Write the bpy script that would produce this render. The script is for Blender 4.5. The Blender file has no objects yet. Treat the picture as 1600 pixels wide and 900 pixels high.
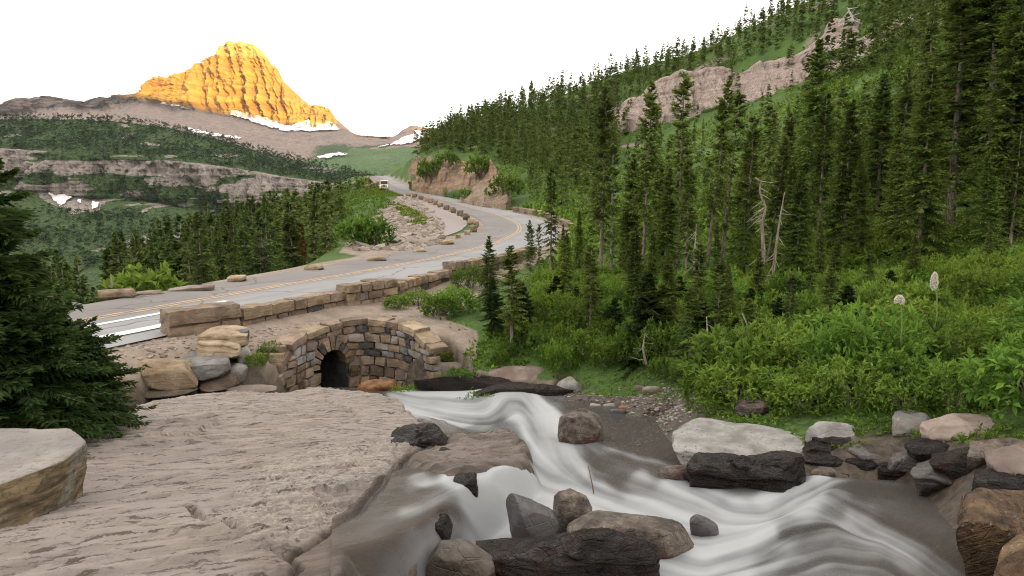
import bpy, bmesh, math, random
import numpy as np
from mathutils import Vector, Matrix

random.seed(7)
RNG = np.random.default_rng(7)
SC = bpy.context.scene
COL = SC.collection
R = math.radians

# ------------------------------------------------------------------ camera
PITCH = R(8.0)
FPX = 24.0 / 36.0 * 1600.0
cam_d = bpy.data.cameras.new('camera')
cam_d.lens = 24.0
cam_d.sensor_width = 36.0
cam_d.clip_start = 0.05
cam_d.clip_end = 12000.0
cam = bpy.data.objects.new('camera', cam_d)
cam.location = (0, 0, 0)
cam.rotation_euler = (R(90) - PITCH, 0, 0)
COL.objects.link(cam)
SC.camera = cam

# ------------------------------------------------------------------ light
SUN_ELEV = R(2.6)
SUN_AZ = R(31.0)          # the low sun stands behind the camera, a little to its right
sun_dir = Vector((math.sin(SUN_AZ) * math.cos(SUN_ELEV), -math.cos(SUN_AZ) * math.cos(SUN_ELEV), math.sin(SUN_ELEV)))
sl = bpy.data.lights.new('sun', 'SUN')
sl.energy = 2.5
sl.angle = R(0.5)
sl.color = (1.0, 0.57, 0.10)
sun = bpy.data.objects.new('sun', sl)
sun.rotation_euler = sun_dir.to_track_quat('Z', 'Y').to_euler()
COL.objects.link(sun)

world = bpy.data.worlds.new('World')
SC.world = world
world.use_nodes = True
wn = world.node_tree
wn.nodes.clear()
sky = wn.nodes.new('ShaderNodeTexSky')
sky.sky_type = 'NISHITA'
sky.sun_disc = False
sky.sun_elevation = SUN_ELEV
sky.sun_rotation = math.atan2(sun_dir.x, sun_dir.y)
sky.altitude = 2000
sky.air_density = 1.0
sky.dust_density = 2.0
hsv = wn.nodes.new('ShaderNodeHueSaturation')
hsv.inputs['Saturation'].default_value = 0.25
mixw = wn.nodes.new('ShaderNodeMix')
mixw.data_type = 'RGBA'
mixw.inputs['Factor'].default_value = 0.72
mixw.inputs['B'].default_value = (3.5, 3.3, 3.02, 1)   # thin bright cloud veil over the whole sky
bg = wn.nodes.new('ShaderNodeBackground')
bg.inputs['Strength'].default_value = 0.15
wo = wn.nodes.new('ShaderNodeOutputWorld')
wn.links.new(sky.outputs[0], hsv.inputs['Color'])
wn.links.new(hsv.outputs[0], mixw.inputs['A'])
wn.links.new(mixw.outputs['Result'], bg.inputs['Color'])
wn.links.new(bg.outputs[0], wo.inputs['Surface'])

SC.view_settings.view_transform = 'Standard'
SC.view_settings.look = 'None'
SC.view_settings.exposure = 2.3
SC.view_settings.gamma = 1.0
SC.view_settings.use_curve_mapping = False
SC.render.engine = 'CYCLES'
cy = SC.cycles
cy.max_bounces = 6
cy.diffuse_bounces = 3
cy.glossy_bounces = 2
cy.transmission_bounces = 2
cy.transparent_max_bounces = 8
cy.volume_bounces = 0
cy.caustics_reflective = False
cy.caustics_refractive = False
cy.use_denoising = True
cy.denoiser = 'OPENIMAGEDENOISE'
cy.denoising_input_passes = 'RGB_ALBEDO_NORMAL'
cy.denoising_prefilter = 'NONE'
cy.pixel_filter_type = 'BLACKMAN_HARRIS'
cy.filter_width = 1.1
cy.sample_clamp_indirect = 4.0

# ------------------------------------------------------------------ picture <-> place
CP, SP = math.cos(PITCH), math.sin(PITCH)

def ray(u, v):
    a = (u - 800.0) / FPX
    b = (450.0 - v) / FPX
    return a, CP + b * SP, -SP + b * CP

def W(u, v, Y):
    dx, dy, dz = ray(np.asarray(u, float), np.asarray(v, float))
    t = Y / dy
    return np.stack(np.broadcast_arrays(dx * t, dy * t, dz * t), -1)

def at_z(u, v, z):
    dx, dy, dz = ray(u, v)
    t = z / dz
    return np.array((dx * t, dy * t, z))

def on_plane(u, v, c, g):
    """ray with the plane z = c + g*y"""
    dx, dy, dz = ray(np.asarray(u, float), np.asarray(v, float))
    t = c / (dz - g * dy)
    return np.stack(np.broadcast_arrays(dx * t, dy * t, dz * t), -1)

def proj(P):
    P = np.asarray(P, float)
    x, y, z = P[..., 0], P[..., 1], P[..., 2]
    d = y * CP - z * SP
    up = y * SP + z * CP
    d = np.where(d < 0.05, 0.05, d)
    return 800 + FPX * x / d, 450 - FPX * up / d

# ------------------------------------------------------------------ noise
def _h(ix, iy, iz, seed):
    n = (ix * 374761393 + iy * 668265263 + iz * 1440662683 + seed * 974634777) & 0xFFFFFFFF
    n = ((n ^ (n >> 13)) * 1274126177) & 0xFFFFFFFF
    n = ((n ^ (n >> 16)) * 2246822519) & 0xFFFFFFFF
    n = n ^ (n >> 15)
    return (n & 0xFFFFFF).astype(np.float64) / 0xFFFFFF

def vnoise(x, y, z=None, seed=0):
    x = np.asarray(x, float); y = np.asarray(y, float)
    z = np.zeros_like(x) if z is None else np.asarray(z, float)
    fx, fy, fz = np.floor(x), np.floor(y), np.floor(z)
    ix, iy, iz = fx.astype(np.int64), fy.astype(np.int64), fz.astype(np.int64)
    tx, ty, tz = x - fx, y - fy, z - fz
    tx = tx * tx * tx * (tx * (tx * 6 - 15) + 10)
    ty = ty * ty * ty * (ty * (ty * 6 - 15) + 10)
    tz = tz * tz * tz * (tz * (tz * 6 - 15) + 10)
    r = 0
    for dz in (0, 1):
        wz = tz if dz else 1 - tz
        if dz and not np.any(tz):
            continue
        for dy in (0, 1):
            wy = ty if dy else 1 - ty
            for dx in (0, 1):
                wx = tx if dx else 1 - tx
                r = r + wx * wy * wz * _h(ix + dx, iy + dy, iz + dz, seed)
    return r * 2 - 1

def fbm(x, y, z=None, octv=4, seed=0, gain=0.5, lac=2.03):
    a, s, t = 1.0, 0.0, 0.0
    x = np.asarray(x, float); y = np.asarray(y, float)
    for i in range(octv):
        s = s + a * vnoise(x, y, z, seed + i * 17)
        t += a
        a *= gain
        x = x * lac + 3.7; y = y * lac + 1.3
        if z is not None:
            z = z * lac + 2.1
    return s / t

def sstep(a, b, x):
    t = np.clip((x - a) / (np.asarray(b) - a), 0, 1)
    return t * t * (3 - 2 * t)

def sdist(P, poly):
    """signed distance (negative inside) of points (N,2) to a polygon"""
    poly = np.asarray(poly, float)
    P = np.asarray(P, float)
    d = np.full(len(P), 1e18)
    ins = np.zeros(len(P), bool)
    n = len(poly)
    for i in range(n):
        a, b = poly[i], poly[(i + 1) % n]
        e = b - a
        w = P - a
        t = np.clip((w @ e) / max(e @ e, 1e-12), 0, 1)
        q = w - t[:, None] * e
        d = np.minimum(d, (q * q).sum(1))
        c = ((a[1] <= P[:, 1]) & (b[1] > P[:, 1])) | ((b[1] <= P[:, 1]) & (a[1] > P[:, 1]))
        with np.errstate(divide='ignore', invalid='ignore'):
            xx = a[0] + (P[:, 1] - a[1]) / (b[1] - a[1] if b[1] != a[1] else 1e-9) * e[0]
        ins ^= c & (P[:, 0] < xx)
    d = np.sqrt(d)
    return np.where(ins, -d, d)

def plates(x, y, seed):
    """jittered cells: a random number per cell and how far inside the cell the point lies"""
    gx, gy = np.floor(x).astype(np.int64), np.floor(y).astype(np.int64)
    f1 = np.full(x.shape, 9.0); f2 = f1.copy(); idr = np.zeros(x.shape)
    z = np.zeros_like(gx)
    for i in (-1, 0, 1):
        for j in (-1, 0, 1):
            cx, cy_ = gx + i, gy + j
            d = np.hypot(cx + .1 + .8 * _h(cx, cy_, z, seed) - x, cy_ + .1 + .8 * _h(cx, cy_, z + 1, seed) - y)
            idr = np.where(d < f1, _h(cx, cy_, z + 2, seed), idr)
            f2 = np.minimum(f2, np.maximum(d, f1)); f1 = np.minimum(f1, d)
    return idr, f2 - f1

def polydist(P, line):
    """distance to an open polyline, and the arc parameter (segment index + t)"""
    line = np.asarray(line, float)
    best = np.full(len(P), 1e18); arc = np.zeros(len(P)); side = np.zeros(len(P))
    for i in range(len(line) - 1):
        a, b = line[i, :2], line[i + 1, :2]
        e = b - a
        w = P - a
        t = np.clip((w @ e) / max(e @ e, 1e-12), 0, 1)
        q = w - t[:, None] * e
        d = (q * q).sum(1)
        m = d < best
        best = np.where(m, d, best); arc = np.where(m, i + t, arc)
        side = np.where(m, np.sign(e[0] * w[:, 1] - e[1] * w[:, 0]), side)
    return np.sqrt(best), arc, side

def smooth_line(pts, n):
    """Catmull-Rom through pts, n samples evenly spaced by arc length"""
    p = np.asarray(pts, float)
    p = np.vstack([2 * p[0] - p[1], p, 2 * p[-1] - p[-2]])
    out = []
    for i in range(1, len(p) - 2):
        t = np.linspace(0, 1, 24, endpoint=False)[:, None]
        a, b, c, d = p[i - 1], p[i], p[i + 1], p[i + 2]
        out.append(0.5 * (2 * b + (c - a) * t + (2 * a - 5 * b + 4 * c - d) * t ** 2 + (3 * b - a - 3 * c + d) * t ** 3))
    q = np.vstack(out + [p[-2][None]])
    s = np.concatenate([[0], np.cumsum(np.linalg.norm(np.diff(q, axis=0), axis=1))])
    k = np.linspace(0, s[-1], n)
    return np.stack([np.interp(k, s, q[:, j]) for j in range(q.shape[1])], -1)

# ------------------------------------------------------------------ meshes and objects
def mesh_np(name, V, F, mat=None, smooth=False, attrs=None):
    """V (N,3); F list of index arrays, each (M,3) or (M,4)"""
    V = np.asarray(V, np.float32)
    if not isinstance(F, (list, tuple)):
        F = [F]
    F = [np.asarray(f, np.int32) for f in F if len(f)]
    me = bpy.data.meshes.new(name)
    me.vertices.add(len(V))
    me.vertices.foreach_set('co', V.ravel())
    nl = sum(f.size for f in F); npoly = sum(len(f) for f in F)
    me.loops.add(nl)
    me.polygons.add(npoly)
    me.loops.foreach_set('vertex_index', np.concatenate([f.ravel() for f in F]))
    tot = np.concatenate([np.full(len(f), f.shape[1], np.int32) for f in F])
    st = np.concatenate([[0], np.cumsum(tot)[:-1]]).astype(np.int32)
    me.polygons.foreach_set('loop_start', st)
    me.polygons.foreach_set('use_smooth', np.full(npoly, smooth, bool))
    me.update(calc_edges=True)
    for k, a in (attrs or {}).items():
        at = me.attributes.new(k, 'FLOAT', 'POINT')
        at.data.foreach_set('value', np.asarray(a, np.float32).ravel())
    if mat is not None:
        me.materials.append(mat)
    return me

def grid_faces(nr, nc, keep=None):
    i = np.arange(nr * nc).reshape(nr, nc)
    f = np.stack([i[:-1, :-1], i[:-1, 1:], i[1:, 1:], i[1:, :-1]], -1).reshape(-1, 4)
    return f if keep is None else f[keep.ravel()]

def add(name, me, parent=None, kind=None, label=None, cat=None, group=None, loc=None):
    o = bpy.data.objects.new(name, me)
    COL.objects.link(o)
    if parent is not None:
        o.parent = parent
    tag(o, label, cat, group, kind)
    if loc is not None:
        o.location = loc
    return o

def tag(o, label=None, cat=None, group=None, kind=None):
    if label: o['label'] = label
    if cat: o['category'] = cat
    if group: o['group'] = group
    if kind: o['kind'] = kind
    return o

def thing(name, label, cat, loc, rz=0.0, group=None):
    return_o = bpy.data.objects.new(name, None)
    return_o.empty_display_size = 0.2
    COL.objects.link(return_o)
    return_o.location = loc
    return_o.rotation_euler = (0, 0, rz)
    return tag(return_o, label, cat, group)

def copy_tree(o, parent=None):
    c = o.copy()
    COL.objects.link(c)
    if parent is not None:
        c.parent = parent
        c.matrix_parent_inverse = o.matrix_parent_inverse.copy()
    for ch in o.children:
        copy_tree(ch, c)
    return c

class MB:
    """collects vertex / face arrays into one mesh"""
    def __init__(s):
        s.V = []; s.F3 = []; s.F4 = []; s.A = []; s.n = 0
    def put(s, V, F3=None, F4=None, a=0.0):
        V = np.asarray(V, float).reshape(-1, 3)
        if F3 is not None and len(F3): s.F3.append(np.asarray(F3, np.int64) + s.n)
        if F4 is not None and len(F4): s.F4.append(np.asarray(F4, np.int64) + s.n)
        s.V.append(V); s.A.append(np.broadcast_to(np.asarray(a, float), (len(V),)))
        s.n += len(V)
    def box(s, c, d, rz=0.0, a=0.0):
        x, y, z = (k / 2 for k in d)
        v = np.array([(i, j, k) for i in (-x, x) for j in (-y, y) for k in (-z, z)])
        ca, sa = math.cos(rz), math.sin(rz)
        v = v @ np.array([[ca, sa, 0], [-sa, ca, 0], [0, 0, 1]]) + np.asarray(c, float)
        s.put(v, F4=[(0, 1, 3, 2), (4, 6, 7, 5), (0, 4, 5, 1), (2, 3, 7, 6), (0, 2, 6, 4), (1, 5, 7, 3)], a=a)
    def tube(s, pts, rad, n=6, a=0.0, cap=True):
        pts = np.asarray(pts, float); rad = np.broadcast_to(np.asarray(rad, float), (len(pts),))
        T = np.gradient(pts, axis=0); T /= np.linalg.norm(T, axis=1)[:, None] + 1e-9
        ref = np.array([0.3, 0.9, 0.1]) if abs(T[0] @ np.array([0, 0, 1])) > .8 else np.array([0, 0, 1.0])
        U = np.cross(T, ref); U /= np.linalg.norm(U, axis=1)[:, None] + 1e-9
        Vv = np.cross(T, U)
        th = np.linspace(0, 2 * math.pi, n, endpoint=False)
        ring = pts[:, None] + rad[:, None, None] * (np.cos(th)[None, :, None] * U[:, None] + np.sin(th)[None, :, None] * Vv[:, None])
        V = ring.reshape(-1, 3)
        i = np.arange(len(pts) * n).reshape(len(pts), n)
        j = np.roll(i, -1, 1)
        f = np.stack([i[:-1], j[:-1], j[1:], i[1:]], -1).reshape(-1, 4)
        F3 = None
        if cap:
            V = np.vstack([V, pts[:1], pts[-1:]])
            a0, a1 = len(V) - 2, len(V) - 1
            F3 = [(a0, j[0, k], i[0, k]) for k in range(n)] + [(a1, i[-1, k], j[-1, k]) for k in range(n)]
        s.put(V, F3=F3, F4=f, a=a)
    def mesh(s, name, mat, smooth=False):
        F = []
        if s.F3: F.append(np.concatenate(s.F3))
        if s.F4: F.append(np.concatenate(s.F4))
        return mesh_np(name, np.concatenate(s.V), F, mat, smooth, {'tint': np.concatenate(s.A)})

# ------------------------------------------------------------------ materials
class NT:
    def __init__(s, name):
        s.m = bpy.data.materials.new(name)
        s.m.use_nodes = True
        s.t = s.m.node_tree
        s.t.nodes.clear()
        s.out = s.t.nodes.new('ShaderNodeOutputMaterial')
        s.geo = s.t.nodes.new('ShaderNodeNewGeometry')
        s.pos = s.geo.outputs['Position']
    def link(s, a, b):
        s.t.links.new(a, b)
    def n(s, typ, props=None, **ins):
        nd = s.t.nodes.new('ShaderNode' + typ)
        for k, v in (props or {}).items():
            setattr(nd, k, v)
        for k, v in ins.items():
            k2 = k.replace('_', ' ')
            sk = nd.inputs[int(k[1:])] if k[0] == 'i' and k[1:].isdigit() else nd.inputs[k2]
            if isinstance(v, bpy.types.NodeSocket):
                s.link(v, sk)
            else:
                if sk.type == 'RGBA' and len(v) == 3: v = (*v, 1)
                sk.default_value = v
        return nd
    def math(s, op, a, b=0.0, clamp=False):
        return s.n('Math', {'operation': op, 'use_clamp': clamp}, i0=a, i1=b).outputs[0]
    def mix(s, f, a, b, blend='MIX'):
        nd = s.t.nodes.new('ShaderNodeMix')
        nd.data_type = 'RGBA'; nd.blend_type = blend
        for sk, v in ((nd.inputs['Factor'], f), (nd.inputs['A'], a), (nd.inputs['B'], b)):
            if isinstance(v, bpy.types.NodeSocket): s.link(v, sk)
            elif sk.type == 'RGBA': sk.default_value = (*v[:3], 1)
            else: sk.default_value = v
        return nd.outputs['Result']
    def noise(s, scale, detail=4, rough=0.55, vec=None, dist=0.0):
        return s.n('TexNoise', None, Vector=vec or s.pos, Scale=scale, Detail=detail, Roughness=rough, Distortion=dist).outputs['Fac']
    def mapped(s, rot=(0, 0, 0), scale=(1, 1, 1), vec=None):
        r = s.n('Mapping', {'vector_type': 'POINT'}, Vector=vec or s.pos)
        r.inputs['Rotation'].default_value = rot
        m = s.n('Mapping', {'vector_type': 'POINT'}, Vector=r.outputs[0])
        m.inputs['Scale'].default_value = scale
        return m.outputs[0]
    def ramp(s, f, a, b):
        return s.n('MapRange', {'interpolation_type': 'SMOOTHSTEP'}, Value=f, From_Min=a, From_Max=b, To_Min=0.0, To_Max=1.0).outputs[0]
    def attr(s, name):
        return s.n('Attribute', {'attribute_name': name}).outputs['Fac']
    def objrand(s):
        return s.n('ObjectInfo').outputs['Random']
    def bump(s, h, strength=0.5, dist=0.02, nrm=None):
        nd = s.n('Bump', None, Height=h, Strength=strength, Distance=dist)
        if nrm is not None: s.link(nrm, nd.inputs['Normal'])
        return nd.outputs[0]
    def done(s, col, rough=0.8, nrm=None, spec=0.3, trans=None):
        p = s.n('BsdfPrincipled', None, Base_Color=col, Roughness=rough)
        p.inputs['Specular IOR Level'].default_value = spec
        if nrm is not None: s.link(nrm, p.inputs['Normal'])
        sh = p.outputs[0]
        if trans is not None:
            tr = s.n('BsdfTranslucent', None, Color=col)
            sh = s.n('MixShader', None, Fac=trans, i1=sh, i2=tr.outputs[0]).outputs[0]
        s.link(sh, s.out.inputs['Surface'])
        return s.m
# ================================================================== ROAD LINE
ROAD_PX = [W(160, 498, 18.35), W(250, 482, 19.9), W(400, 455, 23.4), W(500, 438, 26.3), W(600, 420, 30.2), W(700, 400, 36.3),
           W(762, 384, 43.2), W(800, 369, 52.5), W(812, 358, 63), W(804, 347, 75), W(776, 335.5, 89), W(743, 326.5, 102),
           W(700, 315, 119), W(652, 302.5, 148), W(626, 294.5, 172), W(607, 285, 212), W(594, 277, 255)]
c0 = ROAD_PX[0]
ROAD = smooth_line([c0 + np.array((-9.5, -19, 0.1)), c0 + np.array((-5.4, -10, 0.05)), c0 + np.array((-2.4, -4.9, 0))] + ROAD_PX +
                   [np.array((-54, 272, 6.3)), np.array((-58, 288, 5.6)), np.array((-61, 305, 3.6))], 260)
ROAD_S = np.concatenate([[0], np.cumsum(np.linalg.norm(np.diff(ROAD[:, :2], axis=0), axis=1))])
_t = np.gradient(ROAD[:, :2], axis=0); _t /= np.linalg.norm(_t, axis=1)[:, None]
ROAD_N = np.stack([_t[:, 1], -_t[:, 0]], -1)      # to the right of travel (the hill side)
HALF = 3.5
def road_arc_at(u, v):
    uu, vv = proj(ROAD)
    return int(np.argmin((uu - u) ** 2 + (vv - v) ** 2))

def ribbon(i0, i1, off, width, dz, n_across=2, crown=0.0, sub=3):
    i = np.linspace(i0, i1, max(2, int((i1 - i0) * sub)))
    k = np.arange(len(ROAD))
    c = np.stack([np.interp(i, k, ROAD[:, j]) for j in range(3)], -1)
    nn = np.stack([np.interp(i, k, ROAD_N[:, j]) for j in range(2)], -1)
    off = np.broadcast_to(np.asarray(off, float), (len(i),)) if np.ndim(off) == 0 else np.interp(i, np.linspace(i0, i1, len(off)), off)
    width = np.broadcast_to(np.asarray(width, float), (len(i),)) if np.ndim(width) == 0 else np.interp(i, np.linspace(i0, i1, len(width)), width)
    V = []
    for w in np.linspace(-0.5, 0.5, n_across):
        o = off + w * width
        V.append(np.stack([c[:, 0] + nn[:, 0] * o, c[:, 1] + nn[:, 1] * o, c[:, 2] + dz + crown * (1 - (o / HALF) ** 2)], -1))
    V = np.stack(V, 1)
    return V.reshape(-1, 3), grid_faces(len(i), n_across)[:, ::-1]

# ================================================================== THE STREAM IN PLAN
WP_C, WP_G = -1.54, -0.2           # mean water plane
SP_C, SP_G = -1.10, -0.218         # plane of the bedrock slab
def wplane(px): return [on_plane(u, v, WP_C, WP_G)[:2] for u, v in px]
def splane(px): return [on_plane(u, v, SP_C, SP_G)[:2] for u, v in px]
# plan of the culvert head wall (top edge, left wing to right wing)
HEAD = smooth_line([W(436, 548, 15.5), W(452, 538, 15.9), W(500, 515, 17.2), W(560, 500, 18.0), W(620, 507, 17.6), W(676, 527, 16.3)], 61)
_hf = np.linspace(0, 1, len(HEAD))
HEAD[:, 2] -= .30 * sstep(.80, 1, _hf) + .30 * sstep(.14, 0, _hf)      # the wings run down into the bank
_ht = np.gradient(HEAD[:, :2], axis=0); _ht /= np.linalg.norm(_ht, axis=1)[:, None]
HEADB = HEAD[:, :2] + np.stack([-_ht[:, 1], _ht[:, 0]], -1) * .30      # back of the wall
stream_px = [(-260, 1100), (-200, 760), (60, 650), (240, 622), (440, 614)]
STREAM = wplane(stream_px) + [tuple(h) for h in HEADB[2:-2:4]] + \
    wplane([(640, 606), (668, 603), (700, 600), (745, 610), (792, 606), (872, 613), (908, 630), (985, 634), (1010, 652), (1052, 652), (1066, 700),
            (1150, 752), (1280, 742), (1400, 742), (1488, 762), (1515, 800), (1540, 880), (1640, 1080), (1300, 1500)])
STREAM = np.array(STREAM)

# ================================================================== TERRAIN
CTRL = []
def cp(u, v, Y): CTRL.append(W(u, v, Y))
def cw(x, y, z): CTRL.append(np.array((x, y, z), float))
for i in range(6, 250, 9): CTRL.append(ROAD[i] - (0, 0, .05))
# near left: dirt below the road, then the slab (kept low under the bedrock)
cw(-14, 8, -3.0); cw(-9, 4, -2.2); cw(-12, -2, -1.6); cw(0, -4, -1.4); cw(5, -3, -1.0); cw(0, 1, -1.9); cw(-4, 2, -1.8)
for u, v in ((60, 760), (300, 720), (300, 640), (600, 700), (800, 800), (950, 700), (1200, 830), (700, 640), (1350, 850)):
    p = on_plane(u, v, WP_C, WP_G); cw(p[0], p[1], p[2] - .12)
CTRL.append(at_z(200, 545, -3.5)); CTRL.append(at_z(240, 570, -3.75)); CTRL.append(at_z(330, 505, -3.5))
cp(480, 503, 19.2); cp(560, 490, 19.8); cp(640, 490, 20.5); cp(700, 470, 23.5); cp(770, 440, 28); cp(430, 520, 17.6); cp(400, 560, 15.6)
# right bank
for u, v in ((800, 606), (872, 613), (908, 628), (985, 632), (1050, 650), (940, 618), (1000, 622)):
    p = on_plane(u, v, WP_C, WP_G); cw(p[0], p[1], p[2] + .10)
cp(640, 525, 17.5); cp(700, 540, 17.0); cp(720, 575, 15.2); cp(800, 580, 13.6); cp(880, 588, 12.3); cp(960, 598, 11.6); cp(1050, 640, 9.9); cp(1120, 640, 9.2)
cp(1200, 655, 8.3); cp(1300, 668, 7.5); cp(1420, 672, 6.9); cp(1550, 672, 6.4); cp(1640, 700, 5.6); cp(1560, 800, 4.6); cp(1700, 900, 3.4)
cp(800, 530, 18); cp(900, 525, 17); cp(1000, 520, 16.5); cp(1100, 530, 14.5); cp(1200, 555, 12); cp(1300, 560, 11); cp(1400, 555, 10.2); cp(1500, 545, 9.4); cp(1620, 560, 8.4)
cp(1500, 492, 12.5); cp(1620, 480, 12); cp(1400, 500, 13); cp(1300, 490, 15.5); cp(1200, 480, 18); cp(1050, 460, 23); cp(900, 440, 29); cp(850, 415, 36)
cp(1400, 440, 18.5); cp(1520, 420, 18); cp(1650, 400, 18)
# hillside
cp(900, 385, 50); cp(1000, 378, 46); cp(1100, 385, 38); cp(1200, 380, 34); cp(1300, 380, 30); cp(1420, 355, 28); cp(1600, 330, 27); cp(1800, 300, 25)
cp(905, 345, 72); cp(1000, 325, 70); cp(1200, 285, 66); cp(1400, 225, 60); cp(1600, 165, 55); cp(1850, 80, 50)
cp(860, 312, 105); cp(930, 290, 112); cp(1000, 262, 125); cp(1100, 215, 130); cp(1250, 170, 112); cp(1400, 90, 110); cp(1600, 10, 100); cp(1850, -90, 95)
cp(800, 262, 150); cp(720, 232, 190); cp(850, 230, 190); cp(960, 200, 195)
cp(1000, 186, 190); cp(1100, 160, 178); cp(1200, 132, 165); cp(1290, 105, 155)
cp(1000, 160, 199); cp(1100, 118, 186); cp(1200, 92, 172); cp(1290, 70, 162)
cp(690, 208, 300); cp(760, 186, 300); cp(850, 168, 290); cp(900, 152, 280); cp(960, 118, 262); cp(1050, 92, 252); cp(1100, 84, 246); cp(1180, 45, 236); cp(1250, 15, 228)
cp(1400, -50, 205); cp(1600, -150, 190); cp(1900, -260, 180)
cp(648, 236, 230); cp(652, 258, 195); cp(630, 277, 245); cp(622, 279, 300); cp(640, 272, 340); cp(665, 255, 420); cp(560, 287, 330); cp(500, 300, 300); cp(700, 240, 420); cp(480, 310, 250)
for x, y, z in ((40, 420, 25), (120, 420, 40), (200, 350, 55), (320, 300, 90), (60, 420, 36)): cw(x, y, z)
# embankment inside the bend, and the valley left of the road
cp(650, 318, 108); cp(600, 335, 92); cp(560, 350, 84); cp(545, 372, 72); cp(585, 388, 56); cp(640, 360, 74); cp(680, 375, 60); cp(620, 378, 60)
cp(590, 312, 130); cp(548, 318, 125); cp(560, 296, 165); cp(535, 305, 160); cp(545, 282, 220)
for x, y, z in ((-24, 27, -9), (-30, 32, -14), (-20, 38, -9), (-22, 50, -13), (-38, 55, -22), (-60, 40, -32), (-45, 25, -22), (-34, 80, -17), (-60, 100, -34),
                (-40, 120, -13), (-70, 160, -32), (-100, 150, -60), (-60, 220, -14), (-100, 250, -45), (-150, 100, -80), (-200, 250, -105),
                (-300, 400, -140), (-150, 400, -50), (-200, 60, -100), (-60, 5, -26), (-30, 8, -8), (-300, 100, -140), (-420, 250, -160)):
    cw(x, y, z)
CTRL = np.array(CTRL)
def _warp(x, y): return x / (y + 12.0), np.log(y + 12.0)
_cx, _cy = _warp(CTRL[:, 0], CTRL[:, 1])
_q = CTRL[:, 2] / (CTRL[:, 1] + 12.0)
def _phi(r2): return 0.5 * r2 * np.log(r2 + 1e-12)
_n = len(CTRL)
_A = np.zeros((_n + 3, _n + 3))
_A[:_n, :_n] = _phi((_cx[:, None] - _cx) ** 2 + (_cy[:, None] - _cy) ** 2) + np.eye(_n) * 2e-3
_A[:_n, _n:] = np.stack([np.ones(_n), _cx, _cy], -1); _A[_n:, :_n] = _A[:_n, _n:].T
_w = np.linalg.solve(_A, np.concatenate([_q, np.zeros(3)]))
PATH_A, PATH_B = road_arc_at(690, 397), road_arc_at(668, 307)

def ground_z(x, y, detail=True):
    x = np.asarray(x, float).ravel(); y = np.asarray(y, float).ravel()
    wx, wy = _warp(x, y)
    z = np.zeros_like(x)
    for i in range(0, len(x), 60000):
        s = slice(i, i + 60000)
        z[s] = _phi((wx[s, None] - _cx) ** 2 + (wy[s, None] - _cy) ** 2) @ _w[:_n] + _w[_n] + _w[_n + 1] * wx[s] + _w[_n + 2] * wy[s]
    z = z * (y + 12.0)
    dist = np.hypot(x, y)
    if detail:
        z = z + fbm(x / 1.1, y / 1.1, octv=4, seed=5) * .07 * sstep(2, 6, dist) + fbm(x / 7, y / 7, octv=3, seed=9) * np.clip(dist * .004, 0, .6) * sstep(18, 50, dist)
    P = np.stack([x, y], -1)
    d, arc, side = polydist(P, ROAD[:, :2])
    k = np.clip(arc, 0, len(ROAD) - 1.001); i = k.astype(int); f = k - i
    rz = ROAD[i, 2] * (1 - f) + ROAD[np.minimum(i + 1, len(ROAD) - 1), 2] * f
    on_path = sstep(PATH_A - 6, PATH_A + 6, arc) * (1 - sstep(PATH_B - 4, PATH_B + 6, arc))
    left = side > 0
    lim = np.where(left, 2.95 + 1.4 * sstep(PATH_A - 16, PATH_A, arc) + 4.8 * on_path, 3.95)
    wid = np.where(left, np.where(arc < PATH_A - 10, 1.1, 3.0 + .035 * y), np.where(arc < road_arc_at(812, 358), .7, 3.5))
    b = 1 - sstep(lim, lim + wid, d)
    z = z * (1 - b) + (rz - .05) * b
    # the stream bed
    m = (dist < 30)
    if m.any():
        s = np.full(len(x), 9.0)
        s[m] = sdist(P[m], STREAM)
        bed = WP_C + WP_G * y - .42 + fbm(x / .35, y / .35, octv=3, seed=21) * .06
        k = np.where(x < -1.2, sstep(.10, -.22, s), sstep(.20, -.9, s))
        z = np.where(m, z * (1 - k) + np.minimum(z, bed) * k, z)
    return z


gy = np.exp(np.linspace(np.log(6.0), np.log(452.0), 560)) - 12.0
ga = np.linspace(-1.45, 1.55, 440)
GX = ga[None, :] * (gy[:, None] + 12.0); GY = np.broadcast_to(gy[:, None], GX.shape)
GZ = ground_z(GX, GY).reshape(GX.shape)
def ground_quick(x, y):
    """bilinear look-up in the ground sheet"""
    x = np.asarray(x, float); y = np.asarray(y, float)
    fr = (np.log(y + 12.0) - np.log(6.0)) / (np.log(452.0) - np.log(6.0)) * 559
    fc = (x / (y + 12.0) + 1.45) / 3.0 * 439
    fr = np.clip(fr, 0, 558.99); fc = np.clip(fc, 0, 438.99)
    i = fr.astype(int); j = fc.astype(int); a = fr - i; b = fc - j
    return (GZ[i, j] * (1 - a) * (1 - b) + GZ[i + 1, j] * a * (1 - b) + GZ[i, j + 1] * (1 - a) * b + GZ[i + 1, j + 1] * a * b)

# cover: 1 = green plants, 0 = bare earth and stone
gu, gv = proj(np.stack([GX, GY, GZ], -1))
PX = np.stack([gu.ravel(), gv.ravel()], -1)
gdist = np.hypot(GX, GY).ravel()
veg = np.ones(GX.size)
flat = (gdist < 34)
bare = [[(100, 520), (300, 480), (480, 470), (760, 395), (800, 420), (760, 450), (690, 500), (745, 520), (740, 560), (690, 575), (640, 560), (440, 620), (100, 660)]]
for poly in bare:
    s = sdist(PX, poly)
    veg = np.where(flat, veg * sstep(-8, 14, s), veg)
near = gdist < 20
sds = np.full(GX.size, 5.0); sds[near] = sdist(np.stack([GX.ravel(), GY.ravel()], -1)[near], STREAM)
veg = veg * sstep(np.where(GX.ravel() > 1.6, .15, -.02), np.where(GX.ravel() > 1.6, .7, .40), sds + .35 * fbm(GX.ravel() / .5, GY.ravel() / .5, octv=3, seed=30))
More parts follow.
